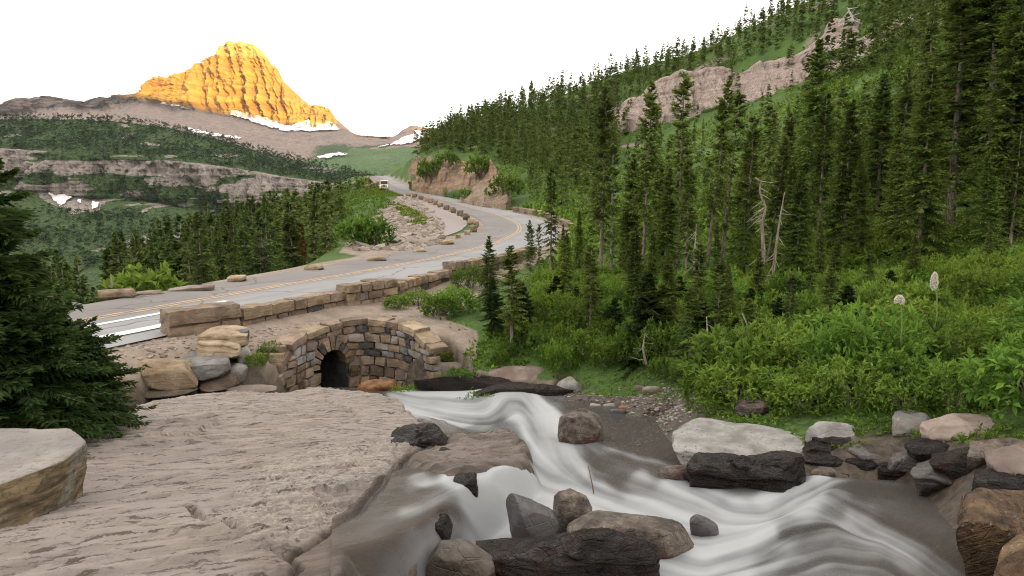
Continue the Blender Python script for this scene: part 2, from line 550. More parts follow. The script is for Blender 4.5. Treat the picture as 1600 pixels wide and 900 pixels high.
veg = np.where((gdist < 7) & (GX.ravel() < 1), 0, veg)
emb = sdist(PX, [(640, 296), (700, 345), (700, 380), (640, 400), (560, 400), (530, 395), (560, 345), (600, 322)])
k = (gdist > 36) & (gdist < 150) & (GX.ravel() < 2)
veg = np.where(k, veg * (.12 + .88 * sstep(-6, 6, emb)), veg)
d, arc, side = polydist(np.stack([GX.ravel(), GY.ravel()], -1), ROAD[:, :2])
veg = veg * sstep(4.1, 5.2, d)
veg = veg * np.where(gdist > 120, sstep(-.55, -.1, fbm(GX.ravel() / 9, GY.ravel() / 9, octv=3, seed=31)) * .6 + .4, 1)
# keep the sheet out of the barrel of the culvert and open behind the arch
AI = int(np.argmin(np.abs(proj(HEAD - (0, 0, .9))[0] - 521)))
HC = HEAD[AI]
bx, by = GX.ravel() - HC[0], GY.ravel() - HC[1]

wetg = sstep(np.where(GX.ravel() > 1, .75, .22), np.where(GX.ravel() > 1, .25, -.05), sds + .15 * fbm(GX.ravel() / .6, GY.ravel() / .6, octv=3, seed=33)) * (gdist < 22)
m = NT('earth_and_plants')
v = m.attr('veg')
n1, n2, n3 = m.noise(1.6, 6), m.noise(9.0, 5), m.noise(.12, 5)
earth = m.mix(m.ramp(n1, .3, .7), (.22, .172, .138), (.31, .255, .21))
earth = m.mix(m.math('MULTIPLY', m.ramp(n2, .5, .75), .7), earth, (.19, .155, .13))
green = m.mix(m.ramp(n2, .35, .65), (.028, .052, .016), (.075, .125, .03))
green = m.mix(m.ramp(n3, .35, .7), green, (.085, .15, .035))
k = m.ramp(m.math('ADD', v, m.math('MULTIPLY', m.math('SUBTRACT', n1, .5), .8)), .35, .65)
c_ = m.mix(k, earth, green)
wt = m.attr('wet')
c_ = m.mix(m.math('MULTIPLY', wt, .92), c_, m.mix(m.ramp(n2, .35, .65), (.020, .015, .012), (.070, .052, .037)))
GROUND_MAT = m.done(c_, m.n('MapRange', None, Value=wt, To_Min=.9, To_Max=.45).outputs[0], m.bump(m.math('ADD', n2, n1), .8, .06), .15)
# the barrel opening is cut where the arch stands (faces removed just behind it)
a_dir = ROAD_N[0] * 0
t = HEAD[AI + 2, :2] - HEAD[AI - 2, :2]; t /= np.linalg.norm(t); ARCH_T = t; ARCH_N = np.array((-t[1], t[0]))      # ARCH_N points into the bank
al = bx * t[0] + by * t[1]; ac = bx * ARCH_N[0] + by * ARCH_N[1]
hole = ((np.abs(al) < .95) & (ac > -.28) & (ac < .75)).reshape(GX.shape)
keep = ~(hole[:-1, :-1] | hole[1:, :-1] | hole[:-1, 1:] | hole[1:, 1:])
add('ground', mesh_np('ground', np.stack([GX, GY, GZ], -1).reshape(-1, 3), grid_faces(*GX.shape, keep)[:, ::-1] if False else grid_faces(*GX.shape, keep), GROUND_MAT, True, {'veg': veg, 'wet': wetg}), kind='structure')

# ------------------------------------------------------------------ road, markings and the gravel path
m = NT('worn_asphalt')
n1, n2, n3 = m.noise(.35, 5), m.noise(40, 3), m.noise(2.2, 5, vec=m.mapped((0, 0, R(24)), (1, .12, 1)))
lane = m.attr('tint')
c = m.mix(lane, (.185, .168, .164), (.265, .265, .272))
c = m.mix(m.math('MULTIPLY', m.ramp(n3, .45, .75), .35), c, (.12, .112, .112))
c = m.mix(m.math('MULTIPLY', m.ramp(n1, .45, .7), .3), c, (.27, .26, .255))
wv = m.n('VectorMath', {'operation': 'ADD'}, i0=m.pos, i1=m.n('TexNoise', None, Vector=m.pos, Scale=.9, Detail=3.0).outputs['Color']).outputs[0]
vo = m.n('TexVoronoi', {'feature': 'DISTANCE_TO_EDGE'}, Vector=wv, Scale=.22).outputs['Distance']
c = m.mix(m.math('MULTIPLY', m.math('SUBTRACT', 1.0, m.ramp(vo, .004, .011)), .65), c, (.06, .055, .055))
c = m.mix(m.math('MULTIPLY', m.ramp(m.noise(.11, 2), .53, .55), .22), c, (.12, .115, .115))
ASPHALT = m.done(c, .82, m.bump(n2, .35, .008), .3)
m = NT('road_paint_yellow')
n = m.noise(3, 5)
YELLOW = m.done(m.mix(m.ramp(n, .40, .62), (.52, .32, .14), (.26, .21, .175)), .7)
m = NT('road_paint_white')
WHITE_P = m.done(m.mix(m.ramp(m.noise(5, 5), .5, .75), (.66, .66, .64), (.4, .4, .39)), .7)
_nar = 1 - sstep(PATH_A - 16, PATH_A, np.arange(260.0))      # the lower leg is narrower on the valley side
V, F = ribbon(0, 259, .43 * _nar, HALF * 2 - .86 * _nar, .0, 9, .05)
side_t = np.tile(sstep(-.6, .8, np.linspace(-HALF, HALF, 9)), len(V) // 9)
road = add('road', mesh_np('road', V, F, ASPHALT, True, {'tint': side_t}), kind='structure')
for off in (-.13, .13):
    V, F = ribbon(0, 259, off, .13, .056)
    add('yellow_line', mesh_np('yellow_line', V, F, YELLOW), road)
ia, ib = road_arc_at(285, 478), road_arc_at(320, 470)
V, F = ribbon(4, ib, .95, .24, .057)
add('white_line', mesh_np('white_line', V, F, WHITE_P), road)
V, F = ribbon(4, ia, 2.5, .42, .045)
add('white_line', mesh_np('white_line', V, F, WHITE_P), road)
m = NT('path_gravel')
n = m.noise(30, 4)
PATH_M = m.done(m.mix(n, (.21, .18, .17), (.33, .29, .275)), .9, m.bump(n, .5, .02))
V, F = ribbon(PATH_A + 4, PATH_B, [-5.2, -6.6, -6.9, -6.6, -5.6], [.6, 2.6, 3.6, 3.4, 1.4], .012, 3)
add('path', mesh_np('path', V, F, PATH_M, True), kind='structure')

# ================================================================== FAR COUNTRY
def sheet(us, levels, seg):
    """levels: list of (Y or [(u,Y)..], [(u,v)..]) from the top edge down; returns grids U,V(px),Y"""
    us = np.asarray(us, float)
    vs, ys = [], []
    for Y, line in levels:
        line = np.array(line, float)
        vs.append(np.interp(us, line[:, 0], line[:, 1]))
        ys.append(np.interp(us, *np.array(Y, float).T) if np.ndim(Y) else np.full(len(us), float(Y)))
    rows_v, rows_y, rows_t = [], [], []
    for i in range(len(levels) - 1):
        for t in np.linspace(0, 1, seg[i], endpoint=(i == len(levels) - 2)):
            rows_v.append(vs[i] * (1 - t) + vs[i + 1] * t); rows_y.append(ys[i] * (1 - t) + ys[i + 1] * t); rows_t.append(np.full(len(us), i + t))
    U = np.broadcast_to(us, (len(rows_v), len(us)))
    return U, np.array(rows_v), np.array(rows_y), np.array(rows_t)

def strip_mat(name, sw, rock_a, rock_b, green_a, green_b, scale, bump_d):
    m = NT(name)
    n1, n2 = m.noise(scale, 6, .6), m.noise(scale * 6, 5, .6)
    st = m.noise(scale * 3, 5, .6, vec=m.mapped((0, R(3), 0), (.12, .12, 1.6)))
    fl = m.noise(scale * 2.2, 5, .65, vec=m.mapped((0, 0, 0), (2.2, 2.2, .22)))
    rock = m.mix(m.ramp(m.math('ADD', m.math('MULTIPLY', st, sw), m.math('MULTIPLY', fl, 1 - sw)), .35, .65), rock_a, rock_b)
    gr = m.mix(m.ramp(n2, .35, .65), green_a, green_b)
    k = m.ramp(m.math('ADD', m.attr('veg'), m.math('MULTIPLY', m.math('SUBTRACT', n2, .5), .55)), .4, .6)
    hgt = m.math('ADD', m.math('ADD', n2, st), fl)
    return m.done(m.mix(k, rock, gr), .92, m.bump(hgt, .9, bump_d), .1)

# ---- the peak and its shoulders
us = np.linspace(-330, 800, 620)
crest = [(-330, 196), (-120, 190), (0, 173), (20, 159), (60, 155.5), (95, 155), (130, 159), (160, 163), (190, 158), (212, 153), (222, 151), (229, 139), (233, 127), (240, 123), (246, 121), (250, 127), (257, 123),
         (263, 121), (270, 124), (279, 121), (290, 117.5), (298, 113), (306, 106), (316, 98), (325, 93), (335, 89), (344, 83), (349, 73), (354, 66), (360, 63.5), (367, 66), (374, 64), (383, 67), (394, 67), (402, 73), (412, 83),
         (419, 90), (424, 99), (433, 106), (438, 116), (442, 126), (452, 135), (462, 145), (473, 155), (482, 163), (491, 164), (505, 166), (513, 170), (520, 178), (526, 187), (538, 197), (549, 206), (560, 211),
         (580, 213), (612, 215), (650, 219), (800, 224)]
foot = [(-330, 205), (0, 180), (100, 168), (160, 170), (222, 156), (280, 166), (330, 175), (365, 180), (420, 190), (460, 198), (500, 200), (525, 197), (560, 213.5), (620, 218), (800, 228)]
tal = [(-330, 240), (0, 218), (150, 214), (300, 225), (400, 238), (480, 240), (560, 234), (620, 228), (800, 240)]
bot = [(-330, 330), (800, 330)]
back = [(-330, 300), (800, 300)]
U, Vp, Yp, T = sheet(us, [(3500, back), (3030, crest), (2780, foot), (2250, tal), (1700, bot)], [8, 110, 50, 26])
P = W(U, Vp, Yp)
x, z = P[..., 0], P[..., 2]
cl = sstep(1.0, 1.06, T) * sstep(2.12, 1.9, T)
lean = x + (z - 300) * .42
flute = np.abs(fbm(lean / 46, z / 420, octv=5, seed=41))
flute2 = np.abs(fbm(lean / 15, z / 190, octv=5, seed=43, gain=.6))
strat = fbm(x / 500, z / 16, octv=3, seed=44)
ledge = (np.abs(((z + x * .02) / 62) % 1 - .5) * 2) ** 3
dY = cl * (-flute * 150 - flute2 * 120 + 20 + strat * 15 + ledge * 7) + fbm(x / 60, Yp / 60, z / 60, octv=5, seed=47) * 26 * sstep(1.0, 1.05, T)
P[..., 1] += dY
P[..., 2] += (1 - cl) * fbm(x / 45, Yp / 45, octv=4, seed=49) * 9 * sstep(1.9, 2.2, T)
P[..., 2] += fbm(x / 13, x * 0, octv=3, seed=50) * 5.5 * np.exp(-((T - 1) / .05) ** 2)
m = NT('peak_rock')
n1, n2 = m.noise(.012, 6, .6), m.noise(.07, 5, .65)
st = m.noise(.05, 5, .6, vec=m.mapped((0, R(2), 0), (.07, .07, 1.2)))
zz = m.n('SeparateXYZ', None, Vector=m.pos).outputs['Z']
low = m.mix(m.ramp(n2, .3, .7), (.205, .155, .135), (.30, .24, .205))
low = m.mix(m.ramp(n1, .5, .7), low, (.19, .175, .165))
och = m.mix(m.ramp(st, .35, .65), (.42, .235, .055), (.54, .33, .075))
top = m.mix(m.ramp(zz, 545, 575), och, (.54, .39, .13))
hi = m.ramp(m.attr('cliff'), .35, .8)  # cliff marks the sunlit zone: golden sunlight is put into its ochre colour
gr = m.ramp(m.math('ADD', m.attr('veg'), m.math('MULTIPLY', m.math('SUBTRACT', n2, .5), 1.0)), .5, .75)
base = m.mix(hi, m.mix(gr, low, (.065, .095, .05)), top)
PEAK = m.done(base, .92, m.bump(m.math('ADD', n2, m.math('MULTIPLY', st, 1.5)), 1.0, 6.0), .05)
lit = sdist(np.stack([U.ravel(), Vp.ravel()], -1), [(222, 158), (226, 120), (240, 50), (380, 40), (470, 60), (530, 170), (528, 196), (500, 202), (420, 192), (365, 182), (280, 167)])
sunlit = sstep(4, -4, lit.reshape(U.shape))  # mask of the painted sunlight, following the lit part of the peak
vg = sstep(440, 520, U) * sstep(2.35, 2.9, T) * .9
mountain = add('mountain', mesh_np('mountain', P.reshape(-1, 3), grid_faces(*U.shape), PEAK, True, {'cliff': sunlit, 'veg': vg}), kind='structure')

m = NT('old_snow')
SNOW = m.done(m.mix(m.noise(.05, 4), (.70, .64, .62), (.80, .76, .74)), .7, m.bump(m.noise(.08, 4), .4, 2.0))
def drape(poly, U, Vp, P, parent, lift, n=46):
    """a snow field lying on a slope sheet, its outline given as a polygon"""
    poly = np.array(poly, float)
    cu = np.linspace(poly[:, 0].min(), poly[:, 0].max(), n); cv = np.linspace(poly[:, 1].min(), poly[:, 1].max(), max(10, n // 2))
    gu, gv = np.meshgrid(cu, cv)
    out = np.zeros(gu.shape + (3,))
    uc = U[0]
    for j in range(n):
        c = np.clip(np.searchsorted(uc, cu[j]) - 1, 0, len(uc) - 2)
        f = (cu[j] - uc[c]) / (uc[c + 1] - uc[c])
        pu, pv = proj(P[:, c] * (1 - f) + P[:, c + 1] * f)
        q = P[:, c] * (1 - f) + P[:, c + 1] * f
        r0 = int(np.argmin(pv)); o = np.argsort(pv[r0:])
        yy = np.interp(cv, pv[r0:][o], q[r0:, 1][o])
        out[:, j] = W(np.full(len(cv), cu[j]), cv, yy)
    jag = vnoise(gu / 3.0, gv / 2.0, seed=3) * 2.2 + vnoise(gu / 9.0, gv / 5.0, seed=4) * 2.5
    s = (sdist(np.stack([gu.ravel(), gv.ravel()], -1), poly).reshape(gu.shape) + jag * .5) < 0
    out[..., 1] -= lift; out[..., 2] += lift * .35
    kp = s[:-1, :-1] & s[1:, :-1] & s[:-1, 1:] & s[1:, 1:]
    if kp.any():
        V0 = out.reshape(-1, 3); F0 = grid_faces(*gu.shape, kp)
        used, inv = np.unique(F0, return_inverse=True)
        add('snow_patch', mesh_np('snow_patch', V0[used], inv.reshape(-1, 4), SNOW, True), parent)
drape([(359, 175), (372, 174), (395, 180), (410, 183), (425, 188), (447, 196), (478, 191), (484, 186), (488, 194), (505, 193), (517, 190), (533, 204), (500, 205), (462, 208), (440, 204), (410, 197), (385, 188), (362, 181)], U, Vp, P, mountain, 9, 110)
drape([(251, 160), (268, 162), (294, 168), (297, 171), (275, 168), (252, 164)], U, Vp, P, mountain, 8, 40)
drape([(290, 199), (310, 203), (332, 208), (355, 212), (380, 216), (376, 219), (340, 215), (300, 207)], U, Vp, P, mountain, 8, 60)

# ---- green basin and the saddle with snow under the small peak
us = np.linspace(380, 900, 240)
crest2 = [(380, 250), (470, 243), (520, 236), (560, 230), (590, 228), (604, 219), (618, 211), (628, 203), (640, 197.5), (652, 197), (664, 201), (672, 200), (684, 203), (700, 205), (760, 215), (900, 230)]
U2, V2, Y2, T2 = sheet(us, [(3300, [(380, 300), (900, 300)]), (2650, crest2), (2200, [(380, 262), (500, 247), (560, 234), (620, 231), (690, 229), (900, 240)]), (1500, [(380, 275), (520, 262), (600, 262), (700, 262), (900, 265)]), (1000, [(380, 330), (900, 330)])], [6, 46, 46, 20])
P2 = W(U2, V2, Y2)
P2[..., 1] += fbm(P2[..., 0] / 60, P2[..., 2] / 30, octv=5, seed=61) * 45
P2[..., 2] += fbm(P2[..., 0] / 70, P2[..., 1] / 70, octv=4, seed=62) * 8 * sstep(1.1, 1.8, T2)
vg2 = sstep(1.75, 2.15, T2) * (.75 + .3 * fbm(P2[..., 0] / 120, P2[..., 1] / 160, octv=4, seed=63))
BASIN = strip_mat('basin_slope', .5, (.20, .135, .115), (.29, .225, .20), (.055, .10, .045), (.11, .165, .065), .02, 4.0)
basin = add('green_basin', mesh_np('green_basin', P2.reshape(-1, 3), grid_faces(*U2.shape), BASIN, True, {'veg': vg2}), kind='structure')
drape([(652, 204), (661, 206), (658, 213), (668, 212), (655, 219), (640, 226), (610, 229), (592, 231), (612, 224), (636, 213), (644, 211)], U2, V2, P2, basin, 9, 70)
drape([(494, 246), (520, 237), (536, 237), (530, 240), (555, 243), (530, 245), (515, 248), (500, 250)], U2, V2, P2, basin, 9, 50)
drape([(528, 227), (540, 226), (548, 229), (535, 231)], U2, V2, P2, basin, 9, 20)

# ---- the long wooded hill with its cliff bands
us = np.linspace(-420, 820, 520)
h_crest = [(-420, 168), (0, 186), (60, 186), (120, 186), (200, 192), (260, 199), (300, 208), (350, 220), (400, 236), (450, 247), (500, 259), (540, 268), (600, 286), (640, 292), (820, 300)]
h_ct = [(-420, 226), (0, 232), (60, 236), (120, 242), (200, 246), (300, 254), (400, 268), (470, 280), (540, 288), (640, 296), (820, 302)]
h_cb = [(-420, 300), (0, 292), (60, 300), (150, 309), (250, 316), (330, 334), (400, 322), (500, 305), (560, 298), (640, 299), (820, 304)]
h_md = [(-420, 360), (0, 350), (150, 352), (300, 362), (400, 350), (520, 330), (640, 310), (820, 310)]
h_bt = [(-420, 470), (820, 470)]
U3, V3, Y3, T3 = sheet(us, [(1500, [(-420, 330), (820, 330)]), (1050, h_crest), (900, h_ct), (860, h_cb), (700, h_md), (430, h_bt)], [6, 60, 60, 46, 30])
P3 = W(U3, V3, Y3)
x, z = P3[..., 0], P3[..., 2]
cl = sstep(1.9, 2.05, T3) * sstep(3.05, 2.95, T3)
P3[..., 1] += cl * (-np.abs(fbm(x / 13, z / 60, octv=4, seed=71)) * 34 - np.abs(fbm(x / 5, z / 24, octv=3, seed=73)) * 12 + fbm(x / 200, z / 5, octv=3, seed=72) * 3.5) + fbm(x / 40, z / 25, octv=4, seed=74) * 18
P3[..., 2] += (1 - cl) * fbm(x / 35, P3[..., 1] / 35, octv=4, seed=75) * 5 * sstep(1, 1.3, T3)
patch = fbm(x / 70, z / 16, octv=4, seed=76)
vg3 = np.where(T3 < 2, 1.0 - .9 * sstep(.40, .48, patch - .25 * sstep(1.3, 1.9, T3) + .30 * sstep(150, -50, U3)), np.where(T3 < 3, .12 + 1.0 * sstep(.10, .34, patch) , 1.0 - .75 * sstep(.28, .42, patch)))
vg3 = np.where((T3 > 3) & (sdist(np.stack([U3.ravel(), V3.ravel()], -1), [(58, 298), (125, 298), (165, 312), (160, 330), (120, 332), (75, 322)]).reshape(U3.shape) < 0), .1, vg3)
HILL = strip_mat('wooded_hill', .15, (.19, .16, .143), (.345, .298, .268), (.030, .052, .024), (.080, .125, .040), .05, 3.0)
hill = add('hill', mesh_np('hill', P3.reshape(-1, 3), grid_faces(*U3.shape), HILL, True, {'veg': vg3}), kind='structure')
drape([(78, 303), (100, 305), (117, 309), (108, 318), (99, 325), (88, 316)], U3, V3, P3, hill, 5, 34)
drape([(124, 312), (133, 313), (130, 319), (125, 317)], U3, V3, P3, hill, 5, 16)
drape([(147, 316), (160, 318), (158, 326), (148, 330)], U3, V3, P3, hill, 5, 18)

# ---- range behind the camera: the sun stands just over it, so its shadow covers the valley
rx = np.linspace(-4200, 4200, 260)
LB = 2500.0
sx, sy = sun_dir.x / math.hypot(sun_dir.x, sun_dir.y), sun_dir.y / math.hypot(sun_dir.x, sun_dir.y)
# cross-sun coordinate of the mountain's two ends and the height to be shaded there
RQ, RT = [], []
for u_, v_, Y_ in ((222, 150, 2800), (525, 192, 2650)):      # where the edge of the range's shadow lies on the peak
    p_ = W(u_, v_, Y_)
    RQ.append(-sy * p_[0] + sx * p_[1]); RT.append(p_[2] + (LB - (sx * p_[0] + sy * p_[1])) * math.tan(SUN_ELEV))
rows = []
for t, hh in ((0, 1.0), (.25, .74), (.55, .42), (1, 0), (-.3, .7), (-.8, 0)):
    cx = sx * LB + (-sy) * rx + sx * t * -1500
    cyy = sy * LB + sx * rx + sy * t * -1500
    q = rx
    top_h = RT[0] + (RT[1] - RT[0]) * (q - RQ[0]) / (RQ[1] - RQ[0]) + fbm(rx / 300, rx * 0, octv=4, seed=81) * 16
    top_h = np.clip(top_h, 330, 900)
    rows.append((t, np.stack([cx, cyy, -170 + (top_h + 170) * hh + (fbm(rx / 160, rx * 0 + t * 3, octv=4, seed=82) * 30 * (hh < 1) * (hh > 0))], -1)))
rows.sort(key=lambda r: r[0])
Vr = np.stack([r[1] for r in rows])
m = NT('range_rock')
n = m.noise(.01, 6)
add('mountain_range', mesh_np('mountain_range', Vr.reshape(-1, 3), grid_faces(len(rows), len(rx)), m.done(m.mix(m.ramp(n, .4, .6), (.06, .085, .04), (.24, .20, .18)), .9), True), kind='structure')
vf = np.linspace(-6000, 6000, 25); XX, YY = np.meshgrid(vf, vf)
add('valley_floor', mesh_np('valley_floor', np.stack([XX, YY, XX * 0 - 172], -1).reshape(-1, 3), grid_faces(25, 25), HILL, True, {'veg': XX * 0 + 1}), kind='structure')
# ================================================================== ROCK MATERIALS
def rock_mat(name, a, b, stain=None, lichen=None, rough=.85, scale=3.0, bump_d=.03, strata=0.0, tilt=(0, 0, 0), spec=.25, rnd=.35):
    m = NT(name)
    oi = m.objrand()
    off = m.n('CombineXYZ', None, X=m.math('MULTIPLY', oi, 31.0), Y=m.math('MULTIPLY', oi, 17.0), Z=0.0).outputs[0]
    p = m.n('VectorMath', {'operation': 'ADD'}, i0=m.pos, i1=off).outputs[0]
    n1 = m.noise(scale, 6, .6, p); n2 = m.noise(scale * 7, 5, .65, p); n3 = m.noise(scale * .6, 4, .5, p)
    st = m.noise(scale * 2.0, 4, .6, m.mapped(tilt, (.25, .25, 4.0), p))
    f = m.math('ADD', m.math('MULTIPLY', n1, 1 - strata), m.math('MULTIPLY', st, strata))
    c = m.mix(m.ramp(f, .35, .66), a, b)
    if stain is not None:
        c = m.mix(m.math('MULTIPLY', m.ramp(n3, .5, .68), .85), c, stain)
    if lichen is not None:
        c = m.mix(m.math('MULTIPLY', m.ramp(n2, .58, .66), m.ramp(n1, .45, .6)), c, lichen)
    c = m.mix(1.0, c, m.n('MapRange', None, Value=oi, To_Min=1 - rnd, To_Max=1 + rnd * .6).outputs[0], 'MULTIPLY') if rnd else c
    vor = m.n('TexVoronoi', {'feature': 'DISTANCE_TO_EDGE'}, Vector=m.mapped(tilt, (1, 1, 1.8), p), Scale=scale * 1.3).outputs['Distance']
    h = m.math('ADD', m.math('ADD', m.math('MULTIPLY', n1, 1.2), m.math('MULTIPLY', n2, .45)), m.math('ADD', m.math('MULTIPLY', st, 1.2 * strata), m.math('MULTIPLY', m.ramp(vor, 0, .05), .15)))
    return m.done(c, rough, m.bump(h, .9, bump_d), spec)

TAN = rock_mat('tan_sandstone', (.20, .145, .09), (.34, .265, .185), (.14, .085, .045), (.38, .37, .34), strata=.4)
GREY = rock_mat('grey_boulder', (.18, .172, .165), (.32, .31, .30), (.22, .175, .125), (.42, .42, .40))
PALE = rock_mat('pale_limestone', (.165, .155, .147), (.285, .272, .26), None, (.07, .06, .055), scale=4, bump_d=.04)
BROWN = rock_mat('brown_stone', (.15, .105, .075), (.27, .20, .15), (.11, .085, .07), (.36, .33, .29), strata=.3)
BLACK = rock_mat('wet_black_rock', (.010, .008, .008), (.036, .030, .028), (.03, .012, .009), None, .28, 7, .12, .5, spec=.16, rnd=.1)
WETGREY = rock_mat('wet_grey_rock', (.035, .03, .028), (.09, .078, .072), (.04, .034, .03), None, .35, 4, .03, .35, spec=.5, rnd=.15)
ROUGHB = rock_mat('rough_brown_rock', (.035, .024, .02), (.17, .135, .11), (.085, .035, .024), (.30, .28, .23), .6, 7, .05, .1, spec=.35, rnd=.1)
RED = rock_mat('red_argillite', (.20, .075, .05), (.30, .13, .085), None, None, .7, 6, .03, .2, rnd=.2)
ORANGE = rock_mat('ochre_weathered_rock', (.065, .036, .020), (.24, .155, .088), (.03, .02, .016), (.36, .31, .24), .7, 6, .12, .45, (0, R(35), R(20)), rnd=.1)
SLATE = rock_mat('dark_slate', (.030, .028, .029), (.085, .08, .084), (.07, .055, .042), None, .5, 4, .02, .3, spec=.4, rnd=.3)
PINK = rock_mat('pinkish_stone', (.19, .142, .122), (.31, .25, .22), (.15, .105, .08), None, scale=2.0)

# ================================================================== BEDROCK SLAB
A_PX = [(-420, 1300), (-420, 720), (60, 655), (150, 655), (215, 628), (300, 618), (420, 614), (500, 606), (545, 609), (600, 617), (640, 633), (655, 650), (692, 670), (700, 684), (660, 697),
        (625, 718), (590, 755), (545, 795), (505, 815), (442, 842), (428, 852), (442, 872), (405, 897), (380, 960), (300, 1300)]
B_PX = [(280, 1300), (370, 900), (430, 850), (600, 720), (650, 640), (700, 652), (745, 668), (795, 660), (822, 688), (828, 715), (795, 732), (760, 750), (725, 766), (692, 790), (655, 812),
        (600, 832), (548, 845), (552, 880), (536, 905), (530, 960), (500, 1300)]
SA, SB = np.array(splane(A_PX)), np.array(splane(B_PX))
cs, sn = math.cos(R(33)), math.sin(R(33))
FLAKE = np.array(splane([(450, 720), (560, 690), (690, 672), (640, 712), (590, 765), (500, 815), (430, 850), (380, 820), (400, 760)]))
CRACKS = [[(450, 627), (478, 625), (505, 628), (538, 637), (563, 651)], [(488, 664), (520, 667), (545, 660), (560, 655)], [(365, 735), (382, 734), (406, 738)], [(300, 805), (318, 818), (345, 823), (376, 828)],
          [(255, 752), (290, 745)], [(345, 640), (385, 632), (420, 622)], [(540, 800), (575, 780), (600, 745), (620, 722)], [(196, 792), (235, 782), (262, 779)], [(265, 895), (300, 884), (312, 886)]]
LEDGE = [(205, 681), (222, 686), (260, 684), (300, 676), (330, 668), (362, 660)]
RISE = np.array(splane([(640, 722), (690, 694), (745, 674), (795, 662), (823, 688), (829, 714), (795, 726), (765, 740), (735, 744), (700, 748), (655, 740)]))
def slab_z(x, y, fine=True):
    P = np.stack([x, y], -1)
    base = SP_C + SP_G * y
    s, r = x * cs + y * sn, -x * sn + y * cs
    wob = fbm(x / .6, y / .6, octv=3, seed=101)
    sa, sb = sdist(P, SA), sdist(P, SB)
    und = fbm(s / 2.2, r / .9, octv=3, seed=102) * .075
    hb = sstep(.22, -.06, np.minimum(sb, sa - .02) + .05 * wob)
    z = base - .62 + .57 * hb
    for k in range(3):          # three thin beds break back one behind the other along the edge
        w = fbm(x / .40 + k * 9, y / .40, octv=4, seed=110 + k)
        z = z + .0167 * sstep(.012, -.012, sa + .05 * k + .20 * w * (1 + .5 * k))
    z = z + und * hb
    z = z - .07 * np.exp(-((sa - .03 + .10 * wob) / .022) ** 2) * hb * sstep(13, 9, y)
    if fine:
        cr = sdist(P, RISE) + .16 * wob
        z = z + hb * sstep(.05, -.08, cr) * (.045 + .10 * np.abs(fbm(s / .35, r / .12, octv=4, seed=105)))
        fl = sstep(.25, -.1, sdist(P, FLAKE) + .2 * wob)
        pid, pe = plates(s / 1.15 + .5 * wob, r / .30 + .6 * wob, 150)
        qid, qe = plates(s / .42 + .35 * wob, r / .062 + .3 * wob, 151)
        rip = fbm(s / .42 + .6 * wob, r / .050, octv=4, seed=103)
        ter = fbm(s / .62, r / .13 + .5 * wob, octv=4, seed=104) * 5.0
        tf = ter - np.floor(ter)
        step = (np.floor(ter) + sstep(.82, 1.0, tf)) * .016
        ina = sstep(.05, -.1, sa)
        z = z + hb * ((.35 + .65 * ina) * (rip * .005 + step * .55 + (pid - .5) * .042 * sstep(0, .05, pe) + fl * ((qid - .4) * .042 - .020 * sstep(.14, .04, qe))) + fbm(s / .16, r / .05, octv=2, seed=106) * .004)
        cel = fbm(s / .16, r / .05, octv=3, seed=107)
        z = z - ina * .016 * sstep(.36, .5, fbm(s / .30, r / .07, octv=3, seed=108))
        for c in CRACKS:
            d, _, _ = polydist(P, np.array(splane(c)))
            z = z - .055 * sstep(.034, .008, d + .012 * wob)
        d, arc, side = polydist(P, np.array(splane(LEDGE)))
        z = z + np.where(side > 0, .045 * sstep(.75, .0, d), 0) * sstep(.05, .5, arc) * sstep(5, 4.4, arc)
    return z, sa, sb, hb

ys = np.exp(np.linspace(np.log(2.4), np.log(17.2), 560)) - 1.0
aa = np.linspace(-1.55, .16, 640)
SX = aa[None] * (ys[:, None] + 1.0); SY = np.broadcast_to(ys[:, None], SX.shape)
sz, sa, sb, hb = slab_z(SX.ravel(), SY.ravel())
inside = (np.minimum(sa, sb) < .25).reshape(SX.shape)
kp = inside[:-1, :-1] & inside[1:, 1:]
crr = sstep(.05, -.15, sdist(np.stack([SX.ravel(), SY.ravel()], -1), RISE))
wet = np.clip(-.8 * crr + sstep(-.02, .12, sa) + .5 * sstep(-.25, .05, sa + .35 * fbm(SX.ravel() / .4, SY.ravel() / .4, octv=3, seed=120)) * (SY.ravel() < 9), 0, 1)
flk = sstep(.25, -.1, sdist(np.stack([SX.ravel(), SY.ravel()], -1), FLAKE))
m = NT('bedrock')
rot = m.mapped((0, 0, R(-33)), (1, 6.5, 2))
n1 = m.noise(1.4, 6, .6, rot); n2 = m.noise(4.5, 6, .65, rot); n3 = m.noise(.8, 5); n4 = m.noise(45, 4, .6, rot); n5 = m.noise(16, 4, .6, m.mapped((0, 0, R(-33)), (1, 3, 2)))
c = m.mix(m.ramp(n1, .35, .65), (.215, .180, .160), (.305, .264, .238))
c = m.mix(m.math('MULTIPLY', m.ramp(n3, .45, .7), .55), c, (.25, .225, .212))
c = m.mix(m.math('MULTIPLY', m.ramp(n2, .53, .62), .88), c, (.085, .067, .06))
c = m.mix(m.math('MULTIPLY', m.ramp(n5, .60, .72), m.math('ADD', .25, m.math('MULTIPLY', m.attr('flake'), .5))), c, (.13, .10, .085))
c = m.mix(m.math('MULTIPLY', m.attr('flake'), m.math('MULTIPLY', m.ramp(n5, .50, .58), .45)), c, (.43, .40, .36))
w = m.attr('wet')
c = m.mix(m.math('MULTIPLY', w, .85), c, m.mix(m.ramp(n1, .4, .6), (.050, .038, .031), (.115, .09, .075)))
rg = m.n('MapRange', None, Value=w, To_Min=.85, To_Max=.5).outputs[0]
h = m.math('ADD', m.math('MULTIPLY', n2, 1.0), m.math('ADD', m.math('MULTIPLY', n4, .3), m.math('MULTIPLY', n5, .6)))
SLABM = m.done(c, rg, m.bump(h, .85, .016), .12)
